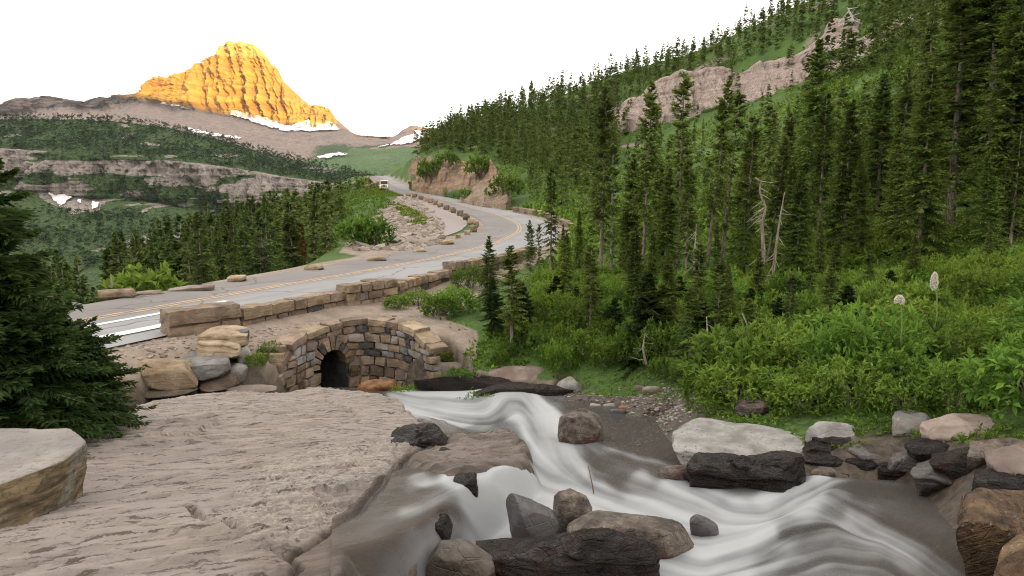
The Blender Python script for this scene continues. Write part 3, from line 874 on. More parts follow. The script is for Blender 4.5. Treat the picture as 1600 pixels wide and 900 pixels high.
add('rock_slab', mesh_np('rock_slab', np.stack([SX.ravel(), SY.ravel(), sz], -1), grid_faces(*SX.shape, kp), SLABM, True, {'wet': wet, 'flake': flk}), kind='structure')

# ================================================================== STREAM
FOAM = [(590, 612, .25), (620, 616, .8), (650, 625, .95), (700, 628, .95), (680, 648, .8), (730, 655, .8), (765, 645, .75), (800, 624, .55), (800, 640, .75), (835, 645, .85), (850, 668, .9), (880, 700, 1), (905, 735, 1), (870, 758, .85),
        (815, 762, .8), (740, 790, .85), (715, 815, .9), (760, 825, .95), (940, 765, .95), (1000, 752, .9), (1050, 770, 1), (1000, 790, 1), (1100, 780, .9), (1150, 800, 1), (1200, 785, .95), (1250, 770, .95), (1285, 757, .9),
        (1150, 850, 1), (1100, 890, 1), (1060, 850, 1), (1195, 840, .95), (1040, 800, 1), (590, 870, .22), (640, 885, .45), (690, 860, .42), (600, 760, 0), (640, 790, .04), (590, 840, .05), (560, 860, .1), (610, 885, .25), (650, 840, .2), (678, 802, .15), (620, 815, .03), (660, 775, .05), (700, 765, .1), (760, 865, .9), (950, 715, .42), (985, 728, .45), (1025, 735, .42), (700, 760, .3),
        (865, 622, .22), (900, 637, .08), (930, 628, .0), (980, 690, 0), (1020, 675, 0), (1040, 712, .1), (960, 690, .12), (935, 735, .55), (960, 745, .5), (1000, 700, .15), (1090, 735, .35), (1180, 757, .35), (1222, 752, .5), (1240, 790, .85),
        (1310, 800, .30), (1270, 850, .30), (1235, 890, .32), (1350, 765, .18), (1400, 790, .22), (1450, 770, .08), (1500, 850, .06), (1450, 830, .16), (1375, 845, .42), (1335, 806, .5), (1420, 872, .48), (1465, 895, .35), (1345, 880, .28),
        (1305, 772, .5), (1380, 900, .26), (560, 775, .0), (600, 800, .04), (640, 765, .02), (660, 740, .06), (700, 745, .08), (690, 720, .12), (735, 700, .12), (770, 685, .12), (790, 705, .08), (745, 725, .08), (700, 692, .28), (680, 706, .16), (785, 668, .2), (740, 675, .3), (580, 825, .06), (540, 810, .02), (510, 850, .02), (480, 865, .04), (500, 892, .04), (620, 850, .12),
        (670, 780, .25), (690, 794, .6), (706, 784, .6), (655, 820, .5), (1160, 765, .5), (720, 890, .35), (1250, 745, .25), (1090, 820, .9), (1230, 820, .5), (1215, 870, .55)]
FLOW = [(620, 615, 1, .15), (680, 635, 1, .12), (740, 650, 1, .05), (775, 640, 1, -.45), (800, 622, 1, .05), (835, 630, .8, .6), (855, 660, .45, 1), (880, 700, .4, 1), (905, 735, .6, .8), (950, 750, 1, .35), (1050, 768, 1, .3), (1120, 785, 1, .4),
        (1170, 800, 1, -.1), (1220, 785, 1, -.5), (1270, 765, 1, -.55), (1200, 840, 1, -.55), (1150, 860, 1, -.35), (1060, 860, 1, .2), (1300, 790, .9, .6), (1340, 815, .85, .55), (1400, 860, .8, .62), (1460, 890, .75, .7), (1280, 840, 1, -.25),
        (1250, 890, 1, -.2), (1340, 870, 1, .25), (1380, 770, 1, .15), (1460, 800, 1, .5), (1000, 690, 1, 0), (930, 630, 1, .25), (870, 618, 1, .25), (700, 815, 1, -.4), (640, 875, 1, -.7), (760, 790, 1, -.4), (820, 766, 1, -.15), (880, 760, 1, .15), (850, 735, .8, .6),
        (560, 780, 1, -.5), (620, 745, 1, -.5), (500, 830, 1, -.5), (690, 750, 1, -.35), (745, 695, 1, .25), (695, 690, 1, .7), (700, 786, 1, -.4), (660, 812, 1, -.5), (672, 765, 1, -.4), (970, 725, 1, .35), (1040, 735, 1, .3), (1150, 757, 1, -.2), (1220, 750, 1, -.5), (800, 860, 1, -.2)]
DZ = [(800, 622, .16), (770, 650, -.02), (850, 650, .02), (880, 640, .06), (930, 630, .05), (1000, 690, .04), (890, 720, -.02), (1290, 758, .015), (1350, 790, .01), (1450, 800, .01), (1320, 850, .0), (1200, 800, -.0), (1150, 850, -.0), (1060, 850, -.0),
      (1230, 890, -.02), (640, 870, -.04), (720, 830, -.08), (1000, 735, .03), (960, 770, -.01), (1100, 740, .01), (640, 620, -.02), (700, 640, 0), (1400, 870, .03), (920, 750, .0), (760, 800, -.05), (1180, 755, .05)]
wy = np.exp(np.linspace(np.log(3.9), np.log(17.9), 540)) - 1.0
wa = np.linspace(-.58, .92, 740)
WX = wa[None] * (wy[:, None] + 1.0); WY = np.broadcast_to(wy[:, None], WX.shape)
WZ = WP_C + WP_G * WY
wu, wv = proj(np.stack([WX, WY, WZ], -1))
def shepard(tab, col, pw=3.0):
    num = 0; den = 0
    for r in tab:
        w = 1.0 / (((wu - r[0]) / 1.25) ** 2 + (wv - r[1]) ** 2 + 60.0) ** (pw / 2)
        num = num + w * col(r); den = den + w
    return num / den
foam = shepard(FOAM, lambda r: r[2], 4.5)
dzw = shepard(DZ, lambda r: r[2], 4.0)
c2 = shepard(FLOW, lambda r: math.cos(2 * math.atan2(r[3], r[2])), 4.0); s2 = shepard(FLOW, lambda r: math.sin(2 * math.atan2(r[3], r[2])), 4.0)
ang = .5 * np.arctan2(s2, c2) + .22 * fbm(wu / 70, wv / 40, octv=2, seed=131)
gi = np.sin(ang) / np.gradient(wv, axis=0); gj = np.cos(ang) / np.gradient(wu, axis=1)
gl = np.hypot(gi, gj) + 1e-9; gi /= gl; gj /= gl
def bil(a, i, j):
    i = np.clip(i, 0, a.shape[0] - 1.001); j = np.clip(j, 0, a.shape[1] - 1.001)
    i0 = i.astype(int); j0 = j.astype(int); f = i - i0; g = j - j0
    return a[i0, j0] * (1 - f) * (1 - g) + a[i0 + 1, j0] * f * (1 - g) + a[i0, j0 + 1] * (1 - f) * g + a[i0 + 1, j0 + 1] * f * g
def drawn_out(src, steps, h):
    """the pattern src smeared along the current"""
    I, J = np.meshgrid(np.arange(src.shape[0], dtype=float), np.arange(src.shape[1], dtype=float), indexing='ij')
    acc = src.copy(); n = 1
    for sg in (1, -1):
        i, j = I.copy(), J.copy()
        pi, pj = sg * gi, sg * gj
        for _ in range(steps):
            di, dj = bil(gi, i, j), bil(gj, i, j)
            flip = np.where(di * pi + dj * pj < 0, -1.0, 1.0)
            di, dj = di * flip, dj * flip
            i = i + di * h; j = j + dj * h
            pi, pj = di, dj
            acc += bil(src, i, j); n += 1
    acc /= n
    return (acc - acc.mean()) / acc.std()
I, J = np.meshgrid(np.arange(WX.shape[0]), np.arange(WX.shape[1]), indexing='ij')
lic1 = drawn_out(vnoise(I / 2.2, J / 2.2, seed=140), 26, 1.6)
lic2 = drawn_out(fbm(I / 9.0, J / 9.0, octv=2, seed=141), 34, 2.2)
lic3 = drawn_out(fbm(I / 24.0, J / 24.0, octv=2, seed=142), 30, 3.0)
lic4 = drawn_out(fbm(I / 60.0, J / 50.0, octv=3, seed=143), 24, 3.0)
foam = foam - .20 * np.clip(lic4 - .15, 0, 1.6) * sstep(.15, .5, foam) * sstep(1.0, .6, foam * .55)
foam_f = np.clip(foam + .08 * lic2 * np.clip(foam * 3, .25, 1) + .02 * lic1 * np.clip(foam * 3, .2, 1) + 0.15 * lic3 * np.clip(foam * 2.2 - .12, .03, 1), 0, 1)
WZ2 = WZ + dzw * .8 + .002 * lic2 * np.clip(foam * 2, .25, 1) + .010 * lic3 * np.clip(foam * 2, .3, 1)
xx, yy = WX.ravel(), WY.ravel()
zb, sa2, sb2, hb2 = slab_z(xx, yy, False)
shelf = (sstep(.34, .24, sb2) * sstep(-.05, .05, sa2)).reshape(WX.shape)
WZ2 = np.where(shelf > .02, np.maximum(WZ2, zb.reshape(WX.shape) + .035 + .001 * lic2), WZ2)
for _ in range(5):
    WZ2[1:-1, 1:-1] = .2 * (WZ2[1:-1, 1:-1] + WZ2[:-2, 1:-1] + WZ2[2:, 1:-1] + WZ2[1:-1, :-2] + WZ2[1:-1, 2:])
sst = sdist(np.stack([xx, yy], -1), STREAM).reshape(WX.shape)
inw = (sst < .45) & (sa2.reshape(WX.shape) > -.3) & (WY < 17.2) & (wu > 520 + 25 * (sst > -.1))
# inside the culvert too: water goes on under the arch
kp = inw[:-1, :-1] & inw[1:, 1:]
m = NT('stream_water')
f = m.attr('foam'); s1 = m.attr('streak')
tr = m.n('BsdfTransparent', None, Color=(.66, .56, .45)).outputs[0]
gl_ = m.n('BsdfGlossy', None, Color=(.9, .9, .9), Roughness=.22)
mk = m.n('BsdfDiffuse', None, Color=(.17, .165, .163))
clear = m.n('MixShader', None, Fac=.26, i1=tr, i2=mk.outputs[0]).outputs[0]
nr = m.bump(m.noise(14, 3), .25, .02)
m.link(nr, gl_.inputs['Normal'])
fr = m.n('LayerWeight', None, Blend=.22)
m.link(nr, fr.inputs['Normal'])
clear = m.n('MixShader', None, Fac=m.math('MULTIPLY', fr.outputs['Fresnel'], .32), i1=clear, i2=gl_.outputs[0]).outputs[0]
df = m.n('BsdfPrincipled', None, Base_Color=m.mix(m.ramp(s1, -1.5, 1.8), (.225, .236, .250), (.385, .395, .412)), Roughness=.6)
df.inputs['Specular IOR Level'].default_value = .2
sh = m.n('MixShader', None, Fac=m.ramp(f, .10, .95), i1=clear, i2=df.outputs[0]).outputs[0]
m.link(sh, m.out.inputs['Surface'])
WATER = m.m
add('stream', mesh_np('stream', np.stack([WX, WY, WZ2], -1).reshape(-1, 3), grid_faces(*WX.shape, kp), WATER, True, {'foam': foam_f, 'streak': lic1 * .08 + lic2 * .38 + lic3 * .3}), kind='structure')
def water_z(x, y): return WP_C + WP_G * y
# ================================================================== ROCKS
_ico = {}
def ico(k):
    if k not in _ico:
        b = bmesh.new(); bmesh.ops.create_icosphere(b, subdivisions=k, radius=1.0)
        b.verts.ensure_lookup_table()
        _ico[k] = (np.array([v.co[:] for v in b.verts]), np.array([[v.index for v in f.verts] for f in b.faces]))
        b.free()
    return _ico[k]

def hull_planes(pts):
    b = bmesh.new()
    for p in pts: b.verts.new(p)
    r = bmesh.ops.convex_hull(b, input=b.verts)
    b.normal_update()
    pl = [(f.normal.copy(), f.normal.dot(f.verts[0].co)) for f in b.faces if f.calc_area() > 1e-7]
    b.free()
    N = np.array([n[:] for n, _ in pl]); D = np.array([d for _, d in pl])
    sg = np.where(D < 0, -1.0, 1.0)
    return N * sg[:, None], D * sg

def hull_rock(pts, seed=0, k=4, p=16, rough=.06, layer=.0, tilt=(0, 0, 1), lscale=.08, chip=.05, facets=16):
    """a rounded, chipped rock that fills the hull of pts (world points); returns verts about the centre, faces, centre"""
    pts = np.asarray(pts, float)
    c = pts.mean(0)
    sc = np.abs(pts - c).max(0)
    q = (pts - c) / sc                                   # even proportions, so the sphere samples it evenly
    N, D = hull_planes(q)
    D = np.maximum(D, .05)
    d, F = ico(k)
    e = np.clip((d @ N.T) / D, 0, None)
    r = (e ** (p * 2.2)).sum(1) ** (-1.0 / (p * 2.2))
    V = d * r[:, None] * sc
    size = float(np.mean(np.sort(sc)[1:]))
    nrm = V / (np.linalg.norm(V, axis=1)[:, None] + 1e-9)
    w = V + seed * 3.17
    f1 = fbm(w[:, 0] / (size * .55), w[:, 1] / (size * .55), w[:, 2] / (size * .55), octv=5, seed=seed)
    f2 = np.abs(fbm(w[:, 0] / (size * .8), w[:, 1] / (size * .8), w[:, 2] / (size * .8), octv=4, seed=seed + 5))
    f4 = np.abs(fbm(w[:, 0] / (size * .3), w[:, 1] / (size * .3), w[:, 2] / (size * .3), octv=3, seed=seed + 3)) - .2
    V = V + nrm * (f1 * rough * size * 1.5 - f4 * rough * size * .7 - sstep(.02, .0, f2 - .02) * 0 - np.clip(.12 - f2, 0, 1) * chip * size * 3)[:, None]
    rr = np.random.default_rng(seed + 900)
    lo0, hi0 = V.min(0), V.max(0)
    for _ in range(facets):
        nk = rr.normal(0, 1, 3) / sc; nk /= np.linalg.norm(nk)
        h_ = V @ nk; lim = h_.max() * rr.uniform(.70, .93)
        V = V - nk * (np.clip(h_ - lim, 0, None) * .88)[:, None]
    if facets:
        lo1, hi1 = V.min(0), V.max(0)
        V = lo0 + (V - lo1) * ((hi0 - lo0) / (hi1 - lo1))
    if layer:
        t = np.asarray(tilt, float); t /= np.linalg.norm(t)
        hgt = w @ t / lscale + fbm(w[:, 0] / size, w[:, 1] / size, w[:, 2] / size, octv=2, seed=seed + 8) * .8
        lay = vnoise(np.floor(hgt) * 7.3, hgt * 0 + .5, seed=seed + 9)
        fr = hgt - np.floor(hgt)
        groove = -np.exp(-((fr - .5) / .5) ** 8) + 1
        out = nrm - (nrm @ t)[:, None] * t
        V = V + out * (lay * layer - groove * layer * .8)[:, None]
    return V, F, c

def rock(label, pts, mat, name='boulder', cat='boulder', group=None, smooth=True, **kw):
    V, F, c = hull_rock(pts, **kw)
    return add(name, mesh_np(name, V, F, mat, smooth), None, None, label, cat, group, loc=tuple(c))

_ry = np.exp(np.linspace(math.log(2.5), math.log(40), 420))
def foot_y(u, v):
    """how far away the ray through (u, v) meets the ground, the bedrock or the water"""
    P = W(u, v, _ry)
    g = ground_quick(P[:, 0], P[:, 1])
    P2 = P[:, :2]
    st = sdist(P2, STREAM)
    sz_, sa_, sb_, _ = slab_z(P[:, 0], P[:, 1], False)
    g = np.where(st < 0, np.maximum(g, WP_C + WP_G * P[:, 1]), g)
    g = np.where(np.minimum(sa_, sb_) < 0, np.maximum(g, sz_), g)
    k = np.nonzero(P[:, 2] < g)[0]
    return float(_ry[k[0]]) if len(k) else 10.0

def face_pts(px, Y, depth, back=.8, top_back=None):
    """points of a rock whose outline in the picture is px: its foot stands at distance Y (None: where it meets the ground), its top reaches back by depth"""
    px = np.array(px, float)
    deep = depth * .7 + .05 if Y is None else depth * .12
    if Y is None:
        Y = foot_y(px[:, 0].mean(), px[:, 1].max())
    vm = px[:, 1].min() * .55 + px[:, 1].max() * .45
    out = []
    for u, v in px:
        if v <= vm:
            b = W(u, v, Y + depth * .45)
            out += [b, W(u, v, Y + depth * .95), np.array((b[0] * Y / (Y + depth * .45) * .97 + .03 * b[0], Y + depth * .06, b[2] - depth * .05))]
        else:
            f = W(u, v, Y)
            k1, k2 = (Y + depth) / Y, (Y + depth * .4) / Y
            out += [f, np.array((f[0] * k1, Y + depth, f[2])), np.array((f[0] * k2, Y + depth * .4, f[2] - deep))]
    out = np.array(out)
    mid = out.mean(0)
    fr = out[(out[:, 1] < Y + depth * .3)]
    f = (fr - mid) * .6 + mid; f[:, 1] = Y - depth * .12
    return np.vstack([out, f])

def top_pts(px, z, h, spread=1.06, slope=0.0):
    """points of a flat-topped rock, px the outline of its top face at height z"""
    a = np.array([at_z(u, v, z) for u, v in px])
    a[:, 2] += slope * (a[:, 0] - a[:, 0].mean())
    mid = a.mean(0)
    b = (a - mid) * spread + mid; b[:, 2] = a[:, 2] - h
    return np.vstack([a, b])

# ---- the blocks between the slab and the road
rock('large tan boulder with dark vertical streaks, left end of the boulder heap', face_pts([(214, 572), (238, 560), (270, 557), (296, 562), (310, 590), (306, 604), (270, 610), (222, 606)], 14.0, 1.1), TAN, seed=3, k=5, p=14, rough=.05)
rock('rusty flat slab lying under the large tan boulder', face_pts([(200, 602), (300, 600), (306, 610), (280, 618), (205, 620)], 13.85, .9), BROWN, 'flat_rock', 'rock', seed=4)
rock('pale grey boulder with a smooth flat top beside the large tan one', np.vstack([top_pts([(277, 556), (300, 544), (335, 543), (356, 555), (353, 564), (310, 567)], -3.62, .45), face_pts([(283, 560), (354, 562), (357, 572), (320, 592), (302, 588)], 14.45, .6)]), GREY, seed=5, k=5, p=18, rough=.04)
rock('tan flat-topped block standing over the pale grey boulder', np.vstack([top_pts([(306, 536), (318, 522), (350, 520), (372, 526), (370, 538)], -3.36, .40), face_pts([(340, 536), (370, 532), (370, 552), (350, 562), (338, 545)], 15.2, .5)]), TAN, seed=6, k=5, p=20, rough=.035, layer=.02)
rock('topmost long tan block of the heap, under the end of the road wall', top_pts([(308, 522), (330, 509), (372, 507), (388, 511), (384, 523)], -3.22, .42), TAN, seed=7, k=5, p=20, rough=.04, layer=.02)
rock('dark block under the topmost tan one', face_pts([(368, 516), (386, 512), (386, 532), (374, 540)], 15.6, .5), SLATE, seed=8)
rock('light grey squarish boulder low at the right of the heap', face_pts([(352, 576), (366, 566), (384, 570), (386, 592), (372, 598), (354, 590)], 14.7, .7), GREY, seed=9, k=4)
rock('long brown block under the pale grey boulder', face_pts([(308, 588), (368, 578), (370, 600), (350, 608), (308, 612)], 14.35, .9), BROWN, seed=10, k=5, layer=.03, lscale=.1)
rock('upright grey stone at the back of the heap', face_pts([(372, 544), (390, 538), (394, 566), (388, 578), (374, 568)], 15.2, .5), GREY, seed=11)
rock('low weathered rock between the slab and the heap', face_pts([(355, 606), (420, 600), (432, 610), (420, 616), (352, 616)], 14.2, .6), PINK, 'flat_rock', 'rock', seed=12)
rock('dull stone wedged under the large tan boulder', face_pts([(285, 602), (306, 598), (308, 616), (286, 617)], 14.1, .5), SLATE, seed=13)
for i, (u, v, w, h, lab) in enumerate(((425, 546, 19, 9, 'top'), (422, 560, 20, 14, 'second'), (419, 577, 21, 17, 'third'), (416, 598, 22, 22, 'lowest'))):
    Yk = 15.75 - .16 * i
    q0, q1 = W(u - w, v + h * .5, Yk), W(u + w, v - h * .5, Yk)
    corners = [(x, y, z) for x in (q0[0], q1[0]) for y in (Yk, Yk + .55) for z in (q0[2], q1[2])]
    rock('%s flat tan slab of the rough steps left of the culvert' % lab, corners, TAN if i != 2 else BROWN, 'step_stone', 'stone', 'rough steps beside the culvert', seed=20 + i, p=24, rough=.03, facets=3)

# ---- the big block at the left edge
zt = -1.62
P = np.vstack([[at_z(u, v, zt) for u, v in [(-160, 680), (0, 667), (108, 668), (136, 690), (103, 717), (20, 748), (-60, 756), (-200, 770)]],
               W([-200, 0, 60, 99, 131], [840, 834, 815, 788, 738], np.array([3.3, 3.62, 3.82, 4.05, 4.38])),
               [at_z(u, v, zt) - (0, 0, .55) for u, v in [(-150, 690), (65, 666), (120, 676)]]])
V, F, c = hull_rock(P, seed=31, k=6, p=40, rough=.022, layer=.007, lscale=.05, chip=.03, facets=3)
m = NT('layered_boulder')
n1, n2, n3 = m.noise(3, 6, .6), m.noise(22, 5, .65), m.noise(1.3, 4)
st = m.noise(6, 4, .6, m.mapped((R(4), R(3), 0), (.9, .9, 3.4)))
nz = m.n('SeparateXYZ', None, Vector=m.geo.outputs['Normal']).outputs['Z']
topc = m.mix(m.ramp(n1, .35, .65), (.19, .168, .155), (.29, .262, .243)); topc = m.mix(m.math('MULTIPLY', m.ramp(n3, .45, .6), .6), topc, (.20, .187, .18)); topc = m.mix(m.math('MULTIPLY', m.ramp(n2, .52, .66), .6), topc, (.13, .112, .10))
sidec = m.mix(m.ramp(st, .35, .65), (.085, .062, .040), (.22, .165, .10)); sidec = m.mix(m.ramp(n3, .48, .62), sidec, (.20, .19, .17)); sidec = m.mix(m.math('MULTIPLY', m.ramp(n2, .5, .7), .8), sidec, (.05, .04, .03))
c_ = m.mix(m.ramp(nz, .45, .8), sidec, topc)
LAYB = m.done(c_, .85, m.bump(m.math('ADD', m.math('ADD', n1, st), m.math('MULTIPLY', n2, .5)), .8, .02), .2)
add('boulder', mesh_np('boulder', V, F, LAYB, True), None, None, 'big flat-topped boulder with an ochre side on the slab under the fir', 'boulder', loc=tuple(c))

# ---- rocks in the stream
rock('long black wet rock with a jagged tapering tip in the white water', np.vstack([face_pts([(770, 872), (835, 856), (900, 842), (960, 834), (1012, 838), (1034, 856), (1030, 882), (1005, 905), (900, 925), (775, 900)], None, .34, .85), [W(742, 893, 4.25)]]), BLACK, seed=41, k=6, p=16, rough=.06, layer=.02, tilt=(.12, -.2, 1), lscale=.06, chip=.08)
rock('small red stone caught on the black wet rock', face_pts([(805, 858), (822, 843), (850, 850), (858, 862), (820, 872)], None, .12), RED, 'stone', 'stone', seed=42, k=4, rough=.12)
rock('pointed dark slate rock standing in the white water', np.vstack([face_pts([(789, 776), (801, 772), (842, 788), (860, 800), (872, 838), (842, 862), (812, 852)], None, .30, .7)]), SLATE, seed=43, k=5, p=24, rough=.03, chip=.03)
rock('rough brown upright rock beside the pointed slate one', face_pts([(864, 804), (878, 770), (893, 766), (908, 782), (922, 806), (915, 838), (868, 834)], None, .28, .75), ROUGHB, seed=44, k=5, p=14, rough=.11, chip=.08)
rock('low mottled rock behind the black one, water sliding over its end', face_pts([(884, 842), (902, 812), (950, 806), (1000, 818), (1050, 836), (1085, 870), (990, 870), (900, 868)], None, .36, .8), ROUGHB, seed=45, k=5, p=12, rough=.07)
rock('small dark three-cornered rock in the foam', face_pts([(1078, 822), (1094, 803), (1104, 808), (1120, 830), (1100, 840)], None, .12), SLATE, seed=46, k=4, p=20)
rock('round dark brown rock at the head of the cascade', face_pts([(871, 658), (888, 646), (908, 639), (932, 646), (943, 668), (936, 684), (905, 692), (876, 680)], None, .5), ROUGHB, seed=47, k=5, p=12, rough=.1)
rock('broad pale grey boulder with pitted top at the right bank', np.vstack([top_pts([(1066, 684), (1098, 650), (1140, 655), (1210, 676), (1262, 692), (1250, 702), (1160, 706), (1090, 702)], -2.72, .30, 1.0), face_pts([(1058, 696), (1262, 700), (1268, 716), (1215, 726), (1150, 730), (1090, 724), (1058, 712)], None, .7, .9)]), PALE, seed=48, k=6, p=26, rough=.05, chip=.06, facets=8, layer=.02, lscale=.06)
rock('dark wet rock foot under the broad pale boulder', face_pts([(1064, 722), (1110, 714), (1180, 722), (1255, 714), (1266, 736), (1215, 746), (1165, 768), (1125, 764), (1072, 742)], None, .6, .9), BLACK, seed=49, k=6, p=12, rough=.16, layer=.04, lscale=.05, chip=.1)
rock('small wet rock left of the broad pale boulder', face_pts([(1028, 732), (1062, 726), (1085, 742), (1060, 752), (1030, 748)], None, .3), ROUGHB, seed=50)
rock('ochre craggy boulder at the right edge of the stream', np.vstack([face_pts([(1504, 788), (1514, 772), (1542, 764), (1610, 768), (1720, 785), (1720, 905), (1580, 895), (1542, 855), (1512, 815)], None, .7, .9)]), ORANGE, seed=51, k=6, p=22, rough=.05, layer=.015, tilt=(.6, 0, .8), lscale=.07, chip=.05, facets=10)
rock('brown rounded boulder in the bottom right corner', face_pts([(1556, 915), (1575, 872), (1610, 848), (1700, 850), (1740, 930), (1640, 980), (1560, 960)], None, .5), ORANGE, seed=52, k=5, p=12, rough=.06)
rock('smooth grey stone on the mossy bank beyond the pool', face_pts([(870, 604), (878, 592), (892, 587), (906, 598), (910, 608), (890, 614), (872, 612)], None, .35), GREY, seed=53, k=4, p=10, rough=.04)
rock('flat rusty slab at the edge of the far bank', face_pts([(760, 584), (800, 573), (850, 572), (872, 584), (862, 594), (800, 598), (762, 594)], None, .8), PINK, 'flat_rock', 'rock', seed=54, k=5, p=14)
rock('flat grey-brown slab on the bank just right of the culvert', face_pts([(640, 578), (680, 564), (716, 566), (730, 580), (690, 590), (645, 590)], None, .8), PINK, 'flat_rock', 'rock', seed=55, k=5, p=14)
rock('black wet rock under the bank beside the foam', face_pts([(646, 586), (700, 584), (760, 596), (800, 602), (790, 612), (740, 612), (690, 604), (650, 598)], None, .5), BLACK, seed=56, k=5, rough=.12)
rock('black wet rock shelf beside the hump of water', face_pts([(735, 606), (800, 600), (870, 604), (900, 616), (870, 622), (800, 614), (740, 618)], None, .5), BLACK, seed=57, k=5, rough=.1, p=12)
rock('brown boulder under the water near the bottom', face_pts([(668, 885), (690, 846), (722, 838), (752, 862), (775, 895), (740, 920), (680, 920)], None, .3, .8), rock_mat('brown_wet_boulder', (.05, .038, .030), (.12, .095, .078), None, None, .4, 4, .03, .2, spec=.3), seed=58, k=5, p=10, rough=.05)
rock('flat brown rock with water skimming its edge', top_pts([(436, 890), (470, 856), (520, 848), (548, 856), (550, 885), (530, 905), (450, 915)], -2.07, .3), rock_mat('damp_brown_rock', (.09, .07, .056), (.16, .13, .108), None, None, .4, 4, .02, .2, spec=.4), 'flat_rock', 'rock', seed=59, k=5, p=12, rough=.04)
rock('brown rock with white water pouring round it', face_pts([(572, 874), (600, 854), (640, 850), (662, 860), (650, 882), (590, 888)], None, .35), rock_mat('brown_wet_rock', (.055, .043, .034), (.125, .10, .083), None, None, .35, 4, .02, .2, spec=.45), seed=60, k=5, p=10, rough=.05)
rock('rusty wet foot of rock under the right side of the arch', face_pts([(556, 600), (580, 594), (618, 592), (624, 602), (596, 610), (560, 610)], None, .5), rock_mat('rusty_wet_rock', (.10, .045, .018), (.22, .105, .04), None, None, .4, 5, .03), seed=61, k=4)
for lab, px, Y, mt, sd in (('reddish-brown wet stone half hidden in the leaves above the pale boulder', [(1150, 640), (1160, 624), (1188, 622), (1196, 640), (1180, 652), (1154, 650)], 8.6, ROUGHB, 62),
                           ('grey stone on the bank right of the pale boulder', [(1268, 676), (1290, 657), (1330, 662), (1348, 672), (1330, 690), (1275, 692)], 7.2, GREY, 63),
                           ('rounded grey boulder under the bushes, left one of the two', [(1400, 664), (1420, 646), (1440, 646), (1452, 660), (1450, 680), (1404, 680)], 6.9, GREY, 64),
                           ('long grey layered rock under the bushes beside the rounded boulder', [(1446, 660), (1480, 650), (1530, 652), (1554, 668), (1540, 682), (1450, 684)], 6.75, PINK, 65),
                           ('grey slab at the right edge above the black ledge', [(1556, 712), (1600, 700), (1680, 706), (1680, 752), (1600, 750), (1562, 735)], 5.7, PINK, 68)):
    rock(lab, face_pts(px, None, .5, .9), mt, seed=sd, k=5, p=14, rough=.08, layer=.025, lscale=.07)
rock('black broken ledge at the tip of the pale slab', face_pts([(612, 700), (640, 684), (668, 668), (692, 664), (702, 678), (682, 694), (640, 704)], None, .5), BLACK, seed=71, k=5, p=14, rough=.14, layer=.02, lscale=.05)
rock('black wet lip where water slips off the brown shelf, upper one', face_pts([(706, 762), (728, 740), (746, 740), (746, 754), (722, 770)], None, .25), BLACK, seed=72, k=4, rough=.12)
rock('black wet lip where water slips off the brown shelf, lower one', face_pts([(636, 822), (688, 804), (706, 806), (700, 815), (655, 828)], None, .25), BLACK, seed=73, k=4, rough=.12)
LED = (('top', [(1262, 684, 1345, 700, 7.15, 0), (1335, 690, 1432, 708, 6.95, 1), (1425, 684, 1520, 706, 6.7, 0), (1512, 690, 1625, 716, 6.4, 2)]),
       ('middle', [(1258, 698, 1330, 722, 6.95, 0), (1322, 704, 1400, 728, 6.75, 0), (1392, 704, 1480, 726, 6.5, 1), (1472, 706, 1560, 732, 6.3, 0), (1552, 714, 1650, 742, 5.95, 0)]),
       ('lowest', [(1262, 718, 1310, 742, 6.75, 2), (1304, 724, 1385, 746, 6.55, 0), (1376, 722, 1450, 745, 6.35, 0), (1442, 724, 1530, 750, 6.1, 1), (1522, 730, 1640, 768, 5.75, 0)]))
rl = random.Random(12)
for row_, sl_ in LED:
    for i, (u0, v0, u1, v1, Y, k_) in enumerate(sl_):
        j = lambda a: rl.uniform(-a, a)
        px_ = [(u0, v0 + 4 + j(3)), (u0 + (u1 - u0) * .3, v0 + j(3)), (u0 + (u1 - u0) * .75, v0 + j(4)), (u1, v0 + 5 + j(3)), (u1 - 3, v1 + j(3)), (u0 + (u1 - u0) * .5, v1 + 3), (u0 + 3, v1 + j(3))]
        rock('%s slab from the left, %s course of the dark ledge by the pale boulder' % (('first', 'second', 'third', 'fourth', 'last')[i], row_), face_pts(px_, None, .5, .95), (BLACK, WETGREY, ROUGHB)[k_], 'ledge_rock', 'rock', 'dark wet ledge on the right bank', seed=160 + i + 10 * len(row_), k=5, p=30, rough=.09, layer=.03, lscale=.045, tilt=(.08, .1, 1), facets=10)
rock('dark brown stone lying on the wet shelf', face_pts([(678, 708), (690, 699), (712, 702), (714, 712), (690, 716)], None, .12), BLACK, 'stone', 'stone', seed=69, k=3)
for i, (u, v, w, mt, lab) in enumerate(((952, 634, 10, GREY, 'pale'), (975, 637, 9, RED, 'red'), (966, 644, 12, SLATE, 'dark'), (930, 634, 9, GREY, 'flat grey'), (1000, 606, 9, PINK, 'tan'), (1020, 610, 16, PINK, 'broad tan'))):
    rock('%s small stone on the gravel bank behind the round dark rock' % lab, face_pts([(u - w, v), (u - w * .4, v - w * .45), (u + w * .7, v - w * .4), (u + w, v + 2), (u, v + w * .4)], None, .15), mt, 'stone', 'stone', seed=80 + i, k=3)
